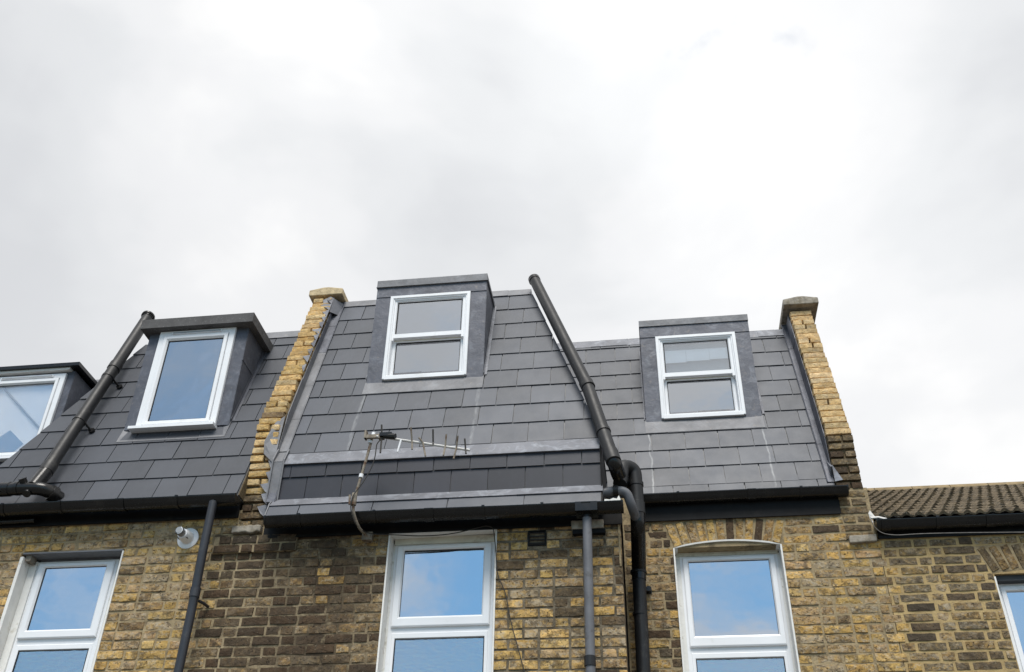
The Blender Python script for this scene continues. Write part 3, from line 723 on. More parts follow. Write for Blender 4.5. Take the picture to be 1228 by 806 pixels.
# ------------------------------------------------------------------ dormers
def dormer(house, base, xl, xr, zb, zt, Yf, label, win, apron, style):
    """win=(x0,x1,z0,z1) outer frame; zt = top of body"""
    yb = base(zt)+.12; rec = Yf+.075
    mb = MB(); x0, x1, z0, z1 = win
    mb.box(xl+.003, xr-.003, rec, yb, zb-.05, zt-.003)
    root = build(mb, 'dormer', M['lead'], house, label)
    for ja, jb in ((xl, x0+.004), (x1-.004, xr)):
        cl = MB(); cl.box(ja, jb, Yf, rec-.001, zb, z1+.012); build(cl, 'lead_jamb', M['lead'], root)
    hd = MB(); hd.box(xl-.004, xr+.004, Yf-.006, rec, z1+.002, zt); build(hd, 'lead_head', M['lead'], root)
    for sgn, x in ((-1, xl), (1, xr)):
        # triangular side sheet down to the slates
        ck = MB(); e = .006*sgn
        zz = zb
        poly = [(Yf+.002, zb), (Yf+.002, zt-.004), (yb, zt-.004), (base(zb)+.03, zb)]
        ck.extrude(poly, 'x', min(x, x+e), max(x, x+e)); build(ck, 'cheek', M['lead'], root)
        if style == 'casement':
            j = MB(); j.extrude([(Yf-.003, z0+.705), (Yf-.003, z0+.72), (base(z0+.72)+.05, z0+.72), (base(z0+.705)+.05, z0+.705)], 'x', min(x, x+e*1.9), max(x, x+e*1.9)); build(j, 'lead_joint', M['lead'], root)
        so_ = MB(); p0 = Vector((x+e, base(zb+.05), zb+.05))+SN*.014; p1 = Vector((x+e, base(zt), zt))+SN*.014
        wdt = Vector(((.030 if sgn > 0 else .016)*sgn, 0, 0)); strip(so_, [p0, p0+wdt, p1+wdt, p1], SN, .006); strip(so_, [p0+SN*.006, p0+SN*.03+Vector((.004*sgn, 0, 0)), p1+SN*.03+Vector((.004*sgn, 0, 0)), p1+SN*.006], (sgn, 0, 0), .004)
        build(so_, 'side_flashing', M['lead_pale' if style == 'sash' and xl < -1 else 'lead'], root)
    # apron below
    a = MB(); q0 = Vector((0, base(apron), apron))+SN*.016; q1 = Vector((0, base(zb+.05), zb+.05))+SN*.016
    xm = (x0+x1)/2
    vs = [(xl-.015, q0.y, q0.z), (xr+.012, q0.y, q0.z), (xr+.012, q1.y, q1.z), (x1-.01, q1.y, z0+.006), (x0+.01, q1.y, z0+.006), (xl-.015, q1.y, q1.z)]
    strip(a, vs, SN, .005); build(a, 'apron', M['lead_grey'], root)
    if style == 'sash':
        # box frame with stepped profile, upper sash in front, lower sash behind
        fr = MB(); fr.ring(x0, x1, z0, z1, [(0, Yf+.05), (0, Yf-.016), (.004, Yf-.020), (.030, Yf-.020), (.036, Yf-.010), (.044, Yf-.010), (.050, Yf+.004), (.050, Yf+.07)])
        build(fr, 'frame', M['white'], root)
        zm = z0+.455
        us = MB(); gu = (x0+.075, x1-.082, zm+.060, z1-.062)
        us.ring(gu[0]-.034, gu[1]+.034, gu[2]-.046, gu[3]+.028, [(0, Yf+.04), (0, Yf+.002), (.022, Yf+.002), (.030, Yf+.012), (.030, Yf+.04)])
        us.box(gu[0]-.034, gu[1]+.034, Yf+.003, Yf+.045, gu[2]-.047, gu[2]-.001)
        build(us, 'upper_sash', M['white'], root)
        for hx in (gu[0]-.040, gu[1]+.010):
            hn = MB(); hn.box(hx, hx+.030, Yf-.001, Yf+.06, gu[2]-.075, gu[2]-.030); build(hn, 'sash_horn', M['white'], root)
        sf = MB(); sf.box(gu[0]-.03, gu[1]+.03, Yf+.046, Yf+.068, zm+.005, zm+.05); build(sf, 'meeting_rail', M['cream'], root)
        gl = (x0+.080, x1-.086, z0+.083, zm-.020)
        ls = MB(); ls.ring(gl[0]-.034, gl[1]+.034, gl[2]-.050, gl[3]+.05, [(0, Yf+.085), (0, Yf+.048), (.024, Yf+.048), (.034, Yf+.058), (.034, Yf+.085)])
        ls.box(gl[0]-.034, gl[1]+.034, Yf+.049, Yf+.085, gl[2]-.052, gl[2]-.001)
        build(ls, 'lower_sash', M['white'], root)
        sl_ = MB(); sl_.box(x0+.02, x1-.02, Yf-.022, Yf+.06, z0-.004, z0+.030); build(sl_, 'sill', M['white'], root)
        panes = [((gu[0]-.006, gu[1]+.006, gu[2]-.02, gu[3]+.006), Yf+.024), ((gl[0]-.006, gl[1]+.006, gl[2]-.02, gl[3]+.02), Yf+.067)]
    else:
        fr = MB(); fr.ring(x0, x1, z0, z1, [(0, Yf+.05), (0, Yf-.026), (.005, Yf-.03), (.052, Yf-.03), (.056, Yf-.024), (.060, Yf-.02), (.060, Yf+.07)])
        fr.box(x0+.001, x1-.001, Yf-.029, Yf+.02, z1-.060, z1-.0405)
        build(fr, 'frame', M['white'], root)
        vt = MB(); vt.box(x0+.13, x1-.13, Yf-.044, Yf-.028, z1-.045, z1-.024); vt.box(x0+.14, x1-.14, Yf-.0455, Yf-.0435, z1-.041, z1-.028, 1); build(vt, 'trickle_vent', [M['white'], M['lining']], root)
        gz0 = z0+.087; gz1 = z1-.088; gx0, gx1 = x0+.100, x1-.125 if style == 'casement' else x1-.10
        ls = MB(); ls.ring(x0+.056, x1-.062, z0+.040, z1-.062, [(0, Yf+.03), (0, Yf-.036), (.004, Yf-.039), (.030, Yf-.039), (.044, Yf-.02), (.044, Yf+.03)]); build(ls, 'sash', M['white'], root)
        sl_ = MB(); sl_.box(x0-.03, x1+.012, Yf-.09, Yf-.002, z0-.022, z0+.004); build(sl_, 'sill', M['white'], root)
        panes = [((x0+.094, x1-.10, z0+.078, z1-.10), Yf-.008)]
    for (g0, g1, h0, h1), y in panes:
        p = MB(); p.box(g0, g1, y, y+.006, h0, h1); build(p, 'pane', M['glass_far' if style == 'far' else 'glass_clear' if xl > 0 and h0 > 6.8 else 'glass_dormer'], root)
        s_ = MB(); s_.ring(g0-.001, g1+.001, h0-.001, h1+.001, [(0, y-.003), (.013, y-.006), (.013, y-.001)]); build(s_, 'seal', M['gap'], root)
    if style != 'far':
        for (g0, g1, h0, h1), y in panes:
            k = MB(); k.box(g0-.01, g1+.01, rec-.004-.001*(h0 > 6.9), rec-.002, h0-.01, h1+.01); build(k, 'blind', M['lining'], root)
    return root, panes
dA_, _ = dormer(hA, slopeAB, -4.567, -3.592, 6.03, 7.105, -.52, 'lead clad dormer with one tall casement and felt roof edge', (-4.457, -3.705, 6.015, 7.088), 5.872, 'casement')
t = MB(); t.box(-4.632, -3.518, -.622, slopeAB(7.2)+.12, 7.088, 7.190); build(t, 'roof_edge', M['felt'], dA_)
dB_, _ = dormer(hB, slopeAB, -2.428, -1.356, 6.475, 7.606, -.335, 'lead clad dormer with white sliding sash window', (-2.287, -1.503, 6.525, 7.484), 6.345, 'sash')
t = MB(); t.box(-2.436, -1.346, -.352, slopeAB(7.68)+.12, 7.606, 7.684); t.extrude([(-.358, 7.606), (-.358, 7.60), (slopeAB(7.6), 7.60), (slopeAB(7.6), 7.606)], 'x', -2.44, -1.335); build(t, 'roof_edge', M['lead_grey'], dB_)
dC_, pc = dormer(hC, slopeC, .088, 1.135, 6.32, 7.430, .36, 'lead clad dormer with sash window and half raised blind', (.228, .999, 6.365, 7.301), 6.188, 'sash')
t = MB(); t.box(.078, 1.143, .343, slopeC(7.5)+.10, 7.430, 7.501); build(t, 'roof_edge', M['lead_grey'], dC_)
t = MB(); (g0, g1, h0, h1), y = pc[0]
for i, (a, b, dz) in enumerate(((g0, g0+.215, .0), (g0+.215, g0+.44, .018), (g0+.44, g1, .03))):
    t.box(a+.001, b-.001, y+.018, y+.022, h0+.155+dz*.6, h1-.085)
build(t, 'raised_blind', M['lining_white'], dC_)
dZ_, pz = dormer(hZ, slopeC, -6.93, -5.868, 6.28, 7.335, .36, 'dormer with trickle vent and white cloud reflection put in as panels behind the glass', (-6.80, -5.945, 6.29, 7.30), 6.10, 'far')
t = MB(); t.box(-7.0, -5.79, .27, slopeC(7.38)+.10, 7.352, 7.392); build(t, 'roof_edge', M['black'], dZ_)
t = MB(); t.box(-6.9, -5.9, .30, .62, 7.325, 7.351); build(t, 'soffit', M['white_paint'], dZ_)
(g0, g1, h0, h1), y = pz[0]
t = MB(); t.box(g0, g1, y+.03, y+.034, h0, h1); build(t, 'blind', M['lining_white'], dZ_)  # white sheet stands in for cloud reflected in this pane
t = MB(); t.tube([(-6.66, y+.02, 7.20), (-6.03, y+.02, 6.62)], .011, 8); build(t, 'reflection_line', M['lining'], dZ_)  # diagonal line of the reflection, modelled as a bar
t = MB(); t.extrude([(-6.40, 6.66), (-6.20, 6.49), (-6.30, 6.38), (-6.70, 6.38), (-6.70, 6.40)], 'y', y+.024, y+.028); build(t, 'blue_reflection', M['reflected_blue'], dZ_)  # blue patch of the reflection, modelled as a flat panel

# ------------------------------------------------------------------ parapet walls between the roofs
def parapet(label, X0, X1, Yw, zb, zrake, ztop, k, seed, yel_from, ragged, flash_side, base, cope, step_tone):
    root = thing('parapet_wall', label, 'parapet', ((X0+X1)/2, Yw, zb), 'brick party walls rising between the roofs')
    core = MB(); e = .007
    ytop = Yw+(ztop-zrake)*k
    e = .020; core.extrude([(Yw+e, zb), (Yw+e, zrake), (ytop+e+.030, ztop), (7.0, ztop), (7.0, zb)], 'x', X0+.006, X1-.006)
    co = build(core, 'core', M['mortar_pale'], root)
    r = random.Random(seed); ch = .075; n = int(round((ztop-zb)/ch)); W_ = X1-X0
    for i in range(n):
        z = zb+(i+.5)*ch; yf = Yw + max(0, (z-.5*ch-zrake))*k
        yellow = z > yel_from
        if yellow:
            tones = step_tone; two = r.random() < .22
        else: tones = [((.13, .098, .062), 4), (DRK, 1.2), ((.22, .16, .085), 1.6)]; two = (i % 2 == 0)
        js = [X0, X1] if not two else [X0, X0+W_*r.uniform(.42, .58), X1]
        for a, b in zip(js, js[1:]):
            rg = ragged if yellow else ragged*.5
            a2 = a + (r.uniform(-.004, .006) if a == X0 else .005); b2 = b - (r.uniform(-.002, .022)*rg if b == X1 else .005)
            w = b2-a2; dd = .24
            bmn = 'brick_clean' if yellow else 'brick'
            me = r.choice(brick_pool('p', .215, .0585, dd, .7+.6*ragged, mat=bmn)) if not two else r.choice(brick_pool('ph', .1025, .0585, dd, 1.0, mat=bmn))
            L = .215 if not two else .1025
            inst('brick', me, ((a2+b2)/2, yf-.004+r.uniform(-.006, .006)*(.4+ragged), z+r.uniform(-.002, .002)), co, (w/L, 1, 1),
                 (0, r.uniform(-.02, .02)*ragged, r.uniform(-.03, .03)*ragged), pick(r, tones))
    # coping stone: weathered saddle top
    c = MB(); x0, x1, z0, z1, cy0, cy1 = cope; xm = (x0+x1)/2
    c.extrude([(x0, z0), (x1, z0), (x1, z1), (xm+.03, z1+.028), (xm-.03, z1+.028), (x0, z1)], 'y', cy0, cy1)
    sm = M['stone_pale' if X0 < 0 else 'stone']; cp = build(c, 'coping', sm, root)
    bv = cp.modifiers.new('bevel', 'BEVEL'); bv.width = .008; bv.segments = 2
    c2 = MB(); c2.extrude([(x0, z0), (x1, z0), (x1, z1), (xm+.03, z1+.028), (xm-.03, z1+.028), (x0, z1)], 'y', cy1+.01, cy1+.95)
    cp2 = build(c2, 'coping', sm, root); bv = cp2.modifiers.new('bevel', 'BEVEL'); bv.width = .008; bv.segments = 2
    # stepped lead flashing on the side that faces the slates
    sx, xs = flash_side; rr = random.Random(seed+1); z = base[1]
    while z < ztop-.02:
        zt_ = min(z+rr.uniform(.42, .55), ztop-.02); mb = MB(); e = rr.uniform(.005, .009)
        yf0 = Yw+max(0, z-zrake)*k; yf1 = Yw+max(0, zt_-zrake)*k
        off = .010 if sx > 0 else .035
        poly = [(yf0+off, z-.02), (yf1+off+rr.uniform(-.012, .02), zt_), (base[0](zt_)+.06, zt_), (base[0](z)+.06, z-.02)]
        mb.extrude(poly, 'x', xs, xs+sx*e)
        # sheet turned out over the slates, with a folded roll on its edge
        p0 = Vector((xs, base[0](z-.03), z-.03))+SN*(.020+e*.4); p1 = Vector((xs, base[0](zt_), zt_))+SN*(.018+e*.4)
        w = Vector((sx*(.085 if sx > 0 else .055), 0, 0)); strip(mb, [p0, p0+w, p1+w, p1], SN, .004)
        mb.tube([p0+w+SN*.004, p1+w+SN*.004], .005, 6)
        build(mb, 'lead_flashing', M['lead'] if rr.random() < .6 or sx < 0 else M['lead_grey'], root)
        z = zt_-.01 if zt_ < ztop-.021 else ztop
    return root, co
P1, c1 = parapet('weathered yellow brick parapet with ragged lead edge between left and middle roofs', -3.240, -3.022, YA, 4.935, 5.86, 7.885, .40, 5, 5.25, 1.0,
                 (1, -3.022), slopeAB and (lambda z: min(slopeAB(z), slopeAB(z)) if z > 5.6 else -.74, 5.15), (-3.295, -2.935, 7.890, 7.962, .055, .74),
                 [((.60, .43, .21), 5), ((.52, .355, .15), 3), ((.64, .48, .27), 2), ((.24, .175, .11), .5)])
P2, c2 = parapet('right parapet of neat pale yellow bricks above darker old brickwork', 1.603, 1.822, YC-.004, 4.935, 5.89, 7.74, .362, 15, 5.89, .25,
                 (-1, 1.603), (slopeC, 5.50), (1.545, 1.893, 7.745, 7.815, .56, 1.25),
                 [((.64, .48, .27), 5), ((.58, .43, .23), 3), ((.68, .53, .33), 2), ((.50, .38, .22), .5)])
# lead dressed over the ragged brick ends of the left parapet (front triangles)
rr = random.Random(31)
spots = [(5.02, .11), (5.13, .085), (5.22, .10), (5.33, .06), (5.44, .07), (6.62, .05), (6.76, .07), (6.87, .055), (7.0, .075), (7.10, .06), (7.2, .09), (7.32, .075), (7.42, .06), (7.52, .09), (7.63, .11), (7.74, .10)]
for z, w in spots:
    m_ = MB(); y = YA+max(0, z-5.86)*.40-.019; y2 = YA+max(0, z+.09-5.86)*.40-.016
    x = -3.018
    pts = [(x, y, z), (x, y2+.004, z+.115), (x-w*rr.uniform(.7, 1.1), y2-.002, z+.095), (x-w*.35, y-.004, z+.03)]
    strip(m_, pts, (0, -1, 0), .004); build(m_, 'lead_dressing', M['lead_pale' if z < 5.6 or rr.random() < .5 else 'lead'], P1)
m_ = MB(); strip(m_, [(-3.018, -.722, 5.50), (-3.018, -.655, 6.00), (-3.085, -.675, 5.93), (-3.135, -.722, 5.72), (-3.12, -.722, 5.60)], (0, -1, 0), .006); build(m_, 'lead_dressing', M['lead_grey'], P1)
# lead cap folded over the top end of the left parapet
m_ = MB(); strip(m_, [(-3.016, .01, 7.62), (-3.016, .075, 7.84), (-3.06, .075, 7.87), (-3.13, .062, 7.82), (-3.10, .03, 7.70)], (0, -1, 0), .006); strip(m_, [(-3.016, .01, 7.62), (-3.016, .075, 7.84), (-2.93, .21, 7.84), (-2.93, .16, 7.66)], (0, -1, .2), .006); build(m_, 'lead_fold', M['lead_pale'], P1)
# vertical lead corner between parapet and upstand
m_ = MB(); m_.extrude([(-.86, 4.95), (-.80, 5.10), (-.735, 5.17), (-.60, 5.17), (-.60, 4.95)], 'x', -2.968, -2.958); m_.extrude([(-.765, 5.14), (-.765, 5.52), (-.69, 5.66), (-.60, 5.66), (-.60, 5.14)], 'x', -3.020, -3.008)
strip(m_, [(-3.008, -.742, 5.13), (-2.925, -.742, 5.13), (-2.925, -.742, 5.51), (-3.008, -.742, 5.51)], (0, -1, 0), .005)
strip(m_, [(-3.008, -.742, 5.50), (-2.93, -.742, 5.50), (-2.93, -.655, 5.64), (-3.008, -.655, 5.64)], (0, -.83, .55), .008)
m_.tube([(-2.925, -.748, 5.12), (-2.925, -.748, 5.52), (-2.93, -.668, 5.66)], .009, 6); build(m_, 'corner_flashing', M['lead_grey'], P1)
m_ = MB(); rr = random.Random(3)                          # broken yellow stone under the parapet foot
N = 9; pts = [(-3.262+i*.030, 4.885+rr.uniform(-.012, .010)) for i in range(N)] + [(-3.262+i*.030, 4.940+rr.uniform(-.006, .004)) for i in reversed(range(N))]
m_.extrude(pts, 'y', YA-.055, YA+.02); b_ = build(m_, 'foot_stone', M['stone'], P1, 'broken yellow stone at the foot'); bv = b_.modifiers.new('bevel', 'BEVEL'); bv.width = .008; bv.segments = 2
m_ = MB(); pts = [(1.620, 4.905), (1.835, 4.912), (1.838, 4.972), (1.625, 4.968)]
m_.extrude(pts, 'y', YC-.040, YC+.02); b_ = build(m_, 'foot_stone', M['stone'], P2, 'rough brick corbel at the foot'); bv = b_.modifiers.new('bevel', 'BEVEL'); bv.width = .008; bv.segments = 2
m_ = MB(); m_.extrude([(-.02, 5.60), (.09, 5.50), (.16, 5.50), (.16, 5.76)], 'x', 1.585, 1.602); strip(m_, [(1.60, -.016, 5.46), (1.60, -.016, 5.62), (1.665, -.020, 5.47)], (0, -1, 0), .004); build(m_, 'lead_dressing', M['lead_pale'], P2)

# ------------------------------------------------------------------ gutters and fascias
GG = 'black rain gutters along the eaves'
def gutter(label, x0, x1, yc, ztop, r, joints, brackets, caps=(1, 1)):
    root = thing('gutter', label, 'gutter', ((x0+x1)/2, yc, ztop), GG)
    N = 12; rnd = random.Random(int(abs(x0)*100))
    def prof(rad_, th):
        o = [(yc-rad_*math.cos(math.pi*i/N), ztop-rad_*1.05*math.sin(math.pi*i/N)) for i in range(N+1)]
        o[0] = (yc-rad_, ztop); o = [(yc-rad_-.006, ztop), (yc-rad_-.006, ztop-.008)] + o[1:]
        i_ = [(yc-(rad_-th)*math.cos(math.pi*i/N), ztop-(rad_-th)*1.05*math.sin(math.pi*i/N)) for i in range(N, -1, -1)]
        return o + i_
    def trough(mb, a, b, rad_, th=.003):
        p = prof(rad_, th); n = len(p); m = max(1, int((b-a)/.5)); vs = []
        for k in range(m+1):
            x = a+(b-a)*k/m; sag = .003*math.sin(x*2.3)
            vs += [(x, q[0], q[1]+sag) for q in p]
        mb.add(vs, [(k*n+i, k*n+(i+1) % n, (k+1)*n+(i+1) % n, (k+1)*n+i) for k in range(m) for i in range(n)] )
    ends = [x0] + list(joints) + [x1]
    for i, (a, b) in enumerate(zip(ends, ends[1:])):
        mb = MB(); trough(mb, a+.001, b-.001, r); build(mb, 'trough', M['black'], root, smooth=True)
    for x in joints:
        mb = MB(); trough(mb, x-.035, x+.035, r+.006, .005); build(mb, 'joint', M['black'], root, smooth=True)
    for x in brackets:
        mb = MB(); trough(mb, x-.011, x+.011, r+.005, .004); mb.box(x-.011, x+.011, yc-r-.012, yc-r+.01, ztop-.004, ztop+.007); build(mb, 'bracket', M['black'], root, smooth=True)
    for on, x in zip(caps, (x0, x1)):
        if on:
            mb = MB(); pts = [(yc-(r+.004)*math.cos(math.pi*i/N), ztop+.003-(r+.004)*1.05*math.sin(math.pi*i/N)) for i in range(N+1)]
            mb.extrude(pts, 'x', x-.008, x+.008); build(mb, 'end_cap', M['black'], root)
    return root
gA = gutter('black gutter of the left house, running off the left edge of the photo', -5.78, -3.215, -.865, 5.135, .066, (-4.18,), (-5.2, -4.7, -3.7), (1, 1))
gB = gutter('black gutter under the dark slate band of the middle house', -2.925, -.150, -.872, 4.925, .066, (-1.62, -.42), (-2.65, -2.05, -1.2, -.75), (1, 1))
gC = gutter('black gutter below the set back roof, ending at the right parapet', -.02, 1.668, -.060, 5.370, .064, (.9,), (.3, 1.3), (1, 1))
gZ = gutter('black gutter of the far left house, hidden behind the left house in the photo', -9.2, -5.80, -.060, 5.370, .064, (-7.5,), (-8.4, -6.6), (1, 1))
gD = gutter('black gutter below the brown ribbed tile roof', 1.842, 5.6, -.075, 5.050, .066, (1.905, 2.70), (2.3, 3.2), (1, 0))
for hs, x0, x1, y, z0, z1 in ((hA, -5.76, -3.242, YA-.034, 5.026, 5.168), (hB, -3.0, -.16, YA-.030, 4.835, 4.953), (hC, -.03, 1.600, YC-.022, 5.172, 5.425), (hD, 1.852, 5.6, YC-.020, 4.942, 5.075), (hZ, -9.2, -5.8, YC-.022, 5.172, 5.42)):
    m_ = MB(); m_.box(x0, x1, y, y+.020, z0, z1); m_.box(x0+.002, x1-.002, y-.006, y+.001, z0-.006, z0+.018); build(m_, 'fascia_board', M['fascia'], hs)
m_ = MB(); m_.box(-5.75, -3.245, -.83, -.70, 5.166, 5.176); build(m_, 'eaves_strip', M['fascia'], hA)
m_ = MB(); m_.box(-2.96, -.30, -.836, -.70, 4.945, 4.9545); build(m_, 'eaves_strip', M['fascia'], hB)
m_ = MB(); m_.box(-.02, 1.60, .0, .08, 5.416, 5.4245); build(m_, 'eaves_strip', M['fascia'], hC)

# ------------------------------------------------------------------ tile roof of house D
SD = math.sin(rad(29)); CD = math.cos(rad(29)); TU = Vector((0, CD, SD)); TN = Vector((0, -SD, CD))
m_ = MB(); E0 = Vector((0, -.07, 5.085)); R1 = E0+TU*3.83
m_.extrude([(E0.y+.03, E0.z-.012), (R1.y, R1.z-.03), (2*R1.y, E0.z), (.3, E0.z-.06)], 'x', 1.85, 5.6); m_.box(1.86, 5.55, .3, 7, 0, 5.0, 1)
rD = build(m_, 'roof', [M['slate_far'], M['brickwork']], hD)
RP = .0935; GA = .290; ROWS = 13; TW = 3*RP
def tile_mesh():
    vs = []; fs = []; prof = []
    for k in range(3):
        for u, hh in ((0, 0), (.18, .0), (.34, .018), (.5, .026), (.66, .024), (.84, .006)): prof.append((k*RP+u*RP, hh))
    prof.append((3*RP-.001, 0)); n = len(prof)
    for s_, lift in ((0, .020), (GA+.05, -.002)):
        for x, hh in prof:
            p = TU*s_+TN*(lift+hh); vs.append((x, p.y, p.z))
    for x, hh in prof:
        p = TN*(.004+hh*.55); vs.append((x, p.y, p.z))
    for i in range(n-1):
        fs += [(i, i+1, n+i+1, n+i), (2*n+i, 2*n+i+1, i+1, i)]
    me = bpy.data.meshes.new('roof_tile'); me.from_pydata(vs, [], fs); me.materials.append(M['tile'])
    return me
tm = tile_mesh(); rr = random.Random(8)
for i in range(ROWS):
    for k in range(13):
        x = 1.852+k*TW; p = E0+TU*(i*GA)
        sagz = -.012*math.sin(math.pi*i/ROWS)*math.sin((x-1.8)*.9)
        inst('roof_tile', tm, (x, p.y+rr.uniform(-.004, .004), p.z+sagz+rr.uniform(-.003, .003)), rD, (1, 1, 1), (rr.uniform(-.006, .006), rr.uniform(-.01, .01), 0))
for k in range(9):
    x = 1.852+k*.42; m_ = MB(); N = 8
    p = [(R1.y+.11*math.cos(math.pi*i/N), R1.z-.055+.10*math.sin(math.pi*i/N)) for i in range(N+1)]
    m_.extrude(p, 'x', x+.002, x+.415); build(m_, 'ridge_tile', M['tile_ridge'], rD)
m_ = MB(); m_.box(1.853, 5.5, E0.y+.035, E0.y+.10, 5.062, 5.086); build(m_, 'mortar_bedding', M['mortar_pale'], rD)

# ------------------------------------------------------------------ pipes
def collar(mb, p, d, r, L=.06):
    d = Vector(d).normalized(); p = Vector(p); mb.tube([p-d*L/2, p-d*L/2*.96, p+d*L/2*.96, p+d*L/2], [r*.96, r, r, r*.96], 18)
# rain pipe of house A
rpA = thing('downpipe', 'slim dark rain pipe left of the sooty brickwork, with one socket', 'downpipe', (-3.40, -.86, 4.9))
m_ = MB(); path = arc_pts([(-3.392, -.90, 5.083), (-3.394, -.90, 4.70), (-3.404, -.86, 4.2), (-3.412, -.86, 3.2)], .1); m_.tube([path[0]+Vector((0, .01, .012))]+path, [.020]+[.034]*len(path), 16); build(m_, 'pipe', M['pipe_blue'], rpA, smooth=True)
m_ = MB(); collar(m_, (-3.402, -.868, 4.345), (0, 0, 1), .040, .075); build(m_, 'socket', M['pipe_blue'], rpA, smooth=True)
m_ = MB(); m_.tube([(-3.40, -.86, 4.30), (-3.36, -.78, 4.295), (-3.35, -.69, 4.295)], .012, 8); build(m_, 'clip', M['pipe_blue'], rpA)
# rain pipe of house B
rpB = thing('downpipe', 'straight grey rain pipe right of the vent in the middle wall', 'downpipe', (-.42, -.86, 4.8))
m_ = MB(); m_.tube([(-.418, -.865, 4.87), (-.426, -.865, 3.2)], .0345, 18); build(m_, 'pipe', M['pipe_grey'], rpB, smooth=True)
m_ = MB(); collar(m_, (-.426, -.865, 3.755), (0, 0, 1), .041, .07); build(m_, 'socket', M['pipe'], rpB, smooth=True)
m_ = MB(); m_.box(-.50, -.335, -.947, -.80, 4.852, 4.925); collar(m_, (-.418, -.865, 4.845), (0, 0, 1), .042, .04); b_ = build(m_, 'outlet', M['black'], rpB)
# loose brick patch with black board behind the grey pipe
bk = thing('brick_block', 'crumbling mortar covered block on a black board behind the grey rain pipe', 'block', (-.42, YA, 4.80))
m_ = MB(); rr = random.Random(2)
pts = [(-.545, 4.792), (-.45, 4.790), (-.302, 4.795), (-.300, 4.862), (-.40, 4.868), (-.50, 4.860), (-.548, 4.864)]
m_.extrude(pts, 'y', YA-.060, YA+.02); b_ = build(m_, 'stone', M['stone'], bk); bv = b_.modifiers.new('bevel', 'BEVEL'); bv.width = .008; bv.segments = 2
m_ = MB(); m_.box(-.538, -.292, YA-.052, YA+.01, 4.755, 4.790); build(m_, 'board', M['fascia'], bk)

# soil stack on A
def P_(x, z, off, base=slopeAB): q = Vector((x, base(z), z))+SN*off; return q
sA = thing('soil_pipe', 'fat dark soil pipe lying up the left roof with a horizontal branch at its foot', 'soil pipe', (-4.97, -.9, 5.3))
t0, t1 = P_(-4.962, 5.385, .13), P_(-5.000, 7.690, .13)
m_ = MB(); m_.tube([t0, t1], .055, 22); build(m_, 'pipe', M['pipe'], sA, smooth=True)
ax = (t1-t0).normalized()
m_ = MB(); collar(m_, t1, ax, .070, .022); m_.tube([t1-ax*.03, t1+ax*.004], .061, 18); build(m_, 'vent_cap', M['black'], sA, smooth=True)
for f_, L in ((.63, .09), (.56, .03), (.29, .035), (.03, .10)):
    m_ = MB(); collar(m_, t0+(t1-t0)*f_, ax, .062 if L > .05 else .0605, L); build(m_, 'socket', M['pipe'], sA, smooth=True)
for f_ in (.555, .285):
    p = t0+(t1-t0)*f_; m_ = MB(); m_.tube([p+Vector((.05, 0, 0)), p+Vector((.065, 0, 0))-SN*.06, p+Vector((.085, 0, 0))-SN*.118], .010, 8); m_.tube([p+Vector((.085, 0, 0))-SN*.095, p+Vector((.085, 0, 0))-SN*.118], .028, 10); build(m_, 'pipe_clip', M['black'], sA, smooth=True)
hp = arc_pts([(-6.15, -.10, 3.0), (-6.15, -.10, 4.75), (-6.15, -.93, 5.235), (-5.05, -.955, 5.262), (-4.87, -.93, 5.262), (-4.80, -.80, 5.235)], .12, 8)
m_ = MB(); m_.tube(hp, .055, 20); build(m_, 'branch_pipe', M['black'], sA, smooth=True)
m_ = MB(); collar(m_, (-4.83, -.865, 5.245), (.35, .6, -.12), .067, .05); m_.tube([(-4.815, -.835, 5.24), (-4.775, -.80, 5.24)], [.06, .014], 14); build(m_, 'elbow', M['black'], sA, smooth=True)
m_ = MB(); collar(m_, (-5.20, -.952, 5.260), (1, 0, 0), .061, .09); collar(m_, (-5.09, -.955, 5.262), (1, 0, 0), .060, .03)
m_.tube([(-4.965, -.945, 5.27), t0+ax*.02], [.058, .060], 18); build(m_, 'socket', M['black'], sA, smooth=True)
m_ = MB(); m_.tube([(-5.03, -.955, 5.28), (-5.045, -1.005, 5.325)], [.030, .030], 14); m_.tube([(-5.045, -1.003, 5.323), (-5.046, -1.007, 5.327)], [.034, .034], 14); m_.tube([(-4.99, -.955, 5.23), (-4.985, -.975, 5.195)], .033, 12); build(m_, 'inspection_stub', M['black'], sA, smooth=True)

# soil stack on B
sB = thing('soil_pipe', 'tall black soil pipe leaning beside the middle roof and dropping down the corner', 'soil pipe', (-.07, -.2, 4.0))
b1 = Vector((-.945, .100, 7.935)); b0 = Vector((-.212, -.845, 5.345)); bx = (b1-b0).normalized(); bm_ = Vector((-.403, -.571, 6.195))
pb = [b0, b0.lerp(bm_, .5), bm_, bm_.lerp(b1, .5), b1]
m_ = MB(); m_.tube([b0, bm_, b1], .054, 22); build(m_, 'pipe', M['pipe'], sB, smooth=True)
m_ = MB(); m_.tube([b1-bx*.04, b1+bx*.005], .060, 20); m_.tube([b1+bx*.006, b1+bx*.012], [.054, .05], 20); m_.tube([b1-bx*.002, b1+bx*.03], .044, 12); build(m_, 'vent_cap', M['black'], sB, smooth=True)
for q, d, L in ((bm_, b1-bm_, .08), (b0.lerp(bm_, .33), bm_-b0, .035), (b0, bm_-b0, .12)):
    m_ = MB(); collar(m_, q, d, .0615, L); build(m_, 'socket', M['pipe'], sB, smooth=True)
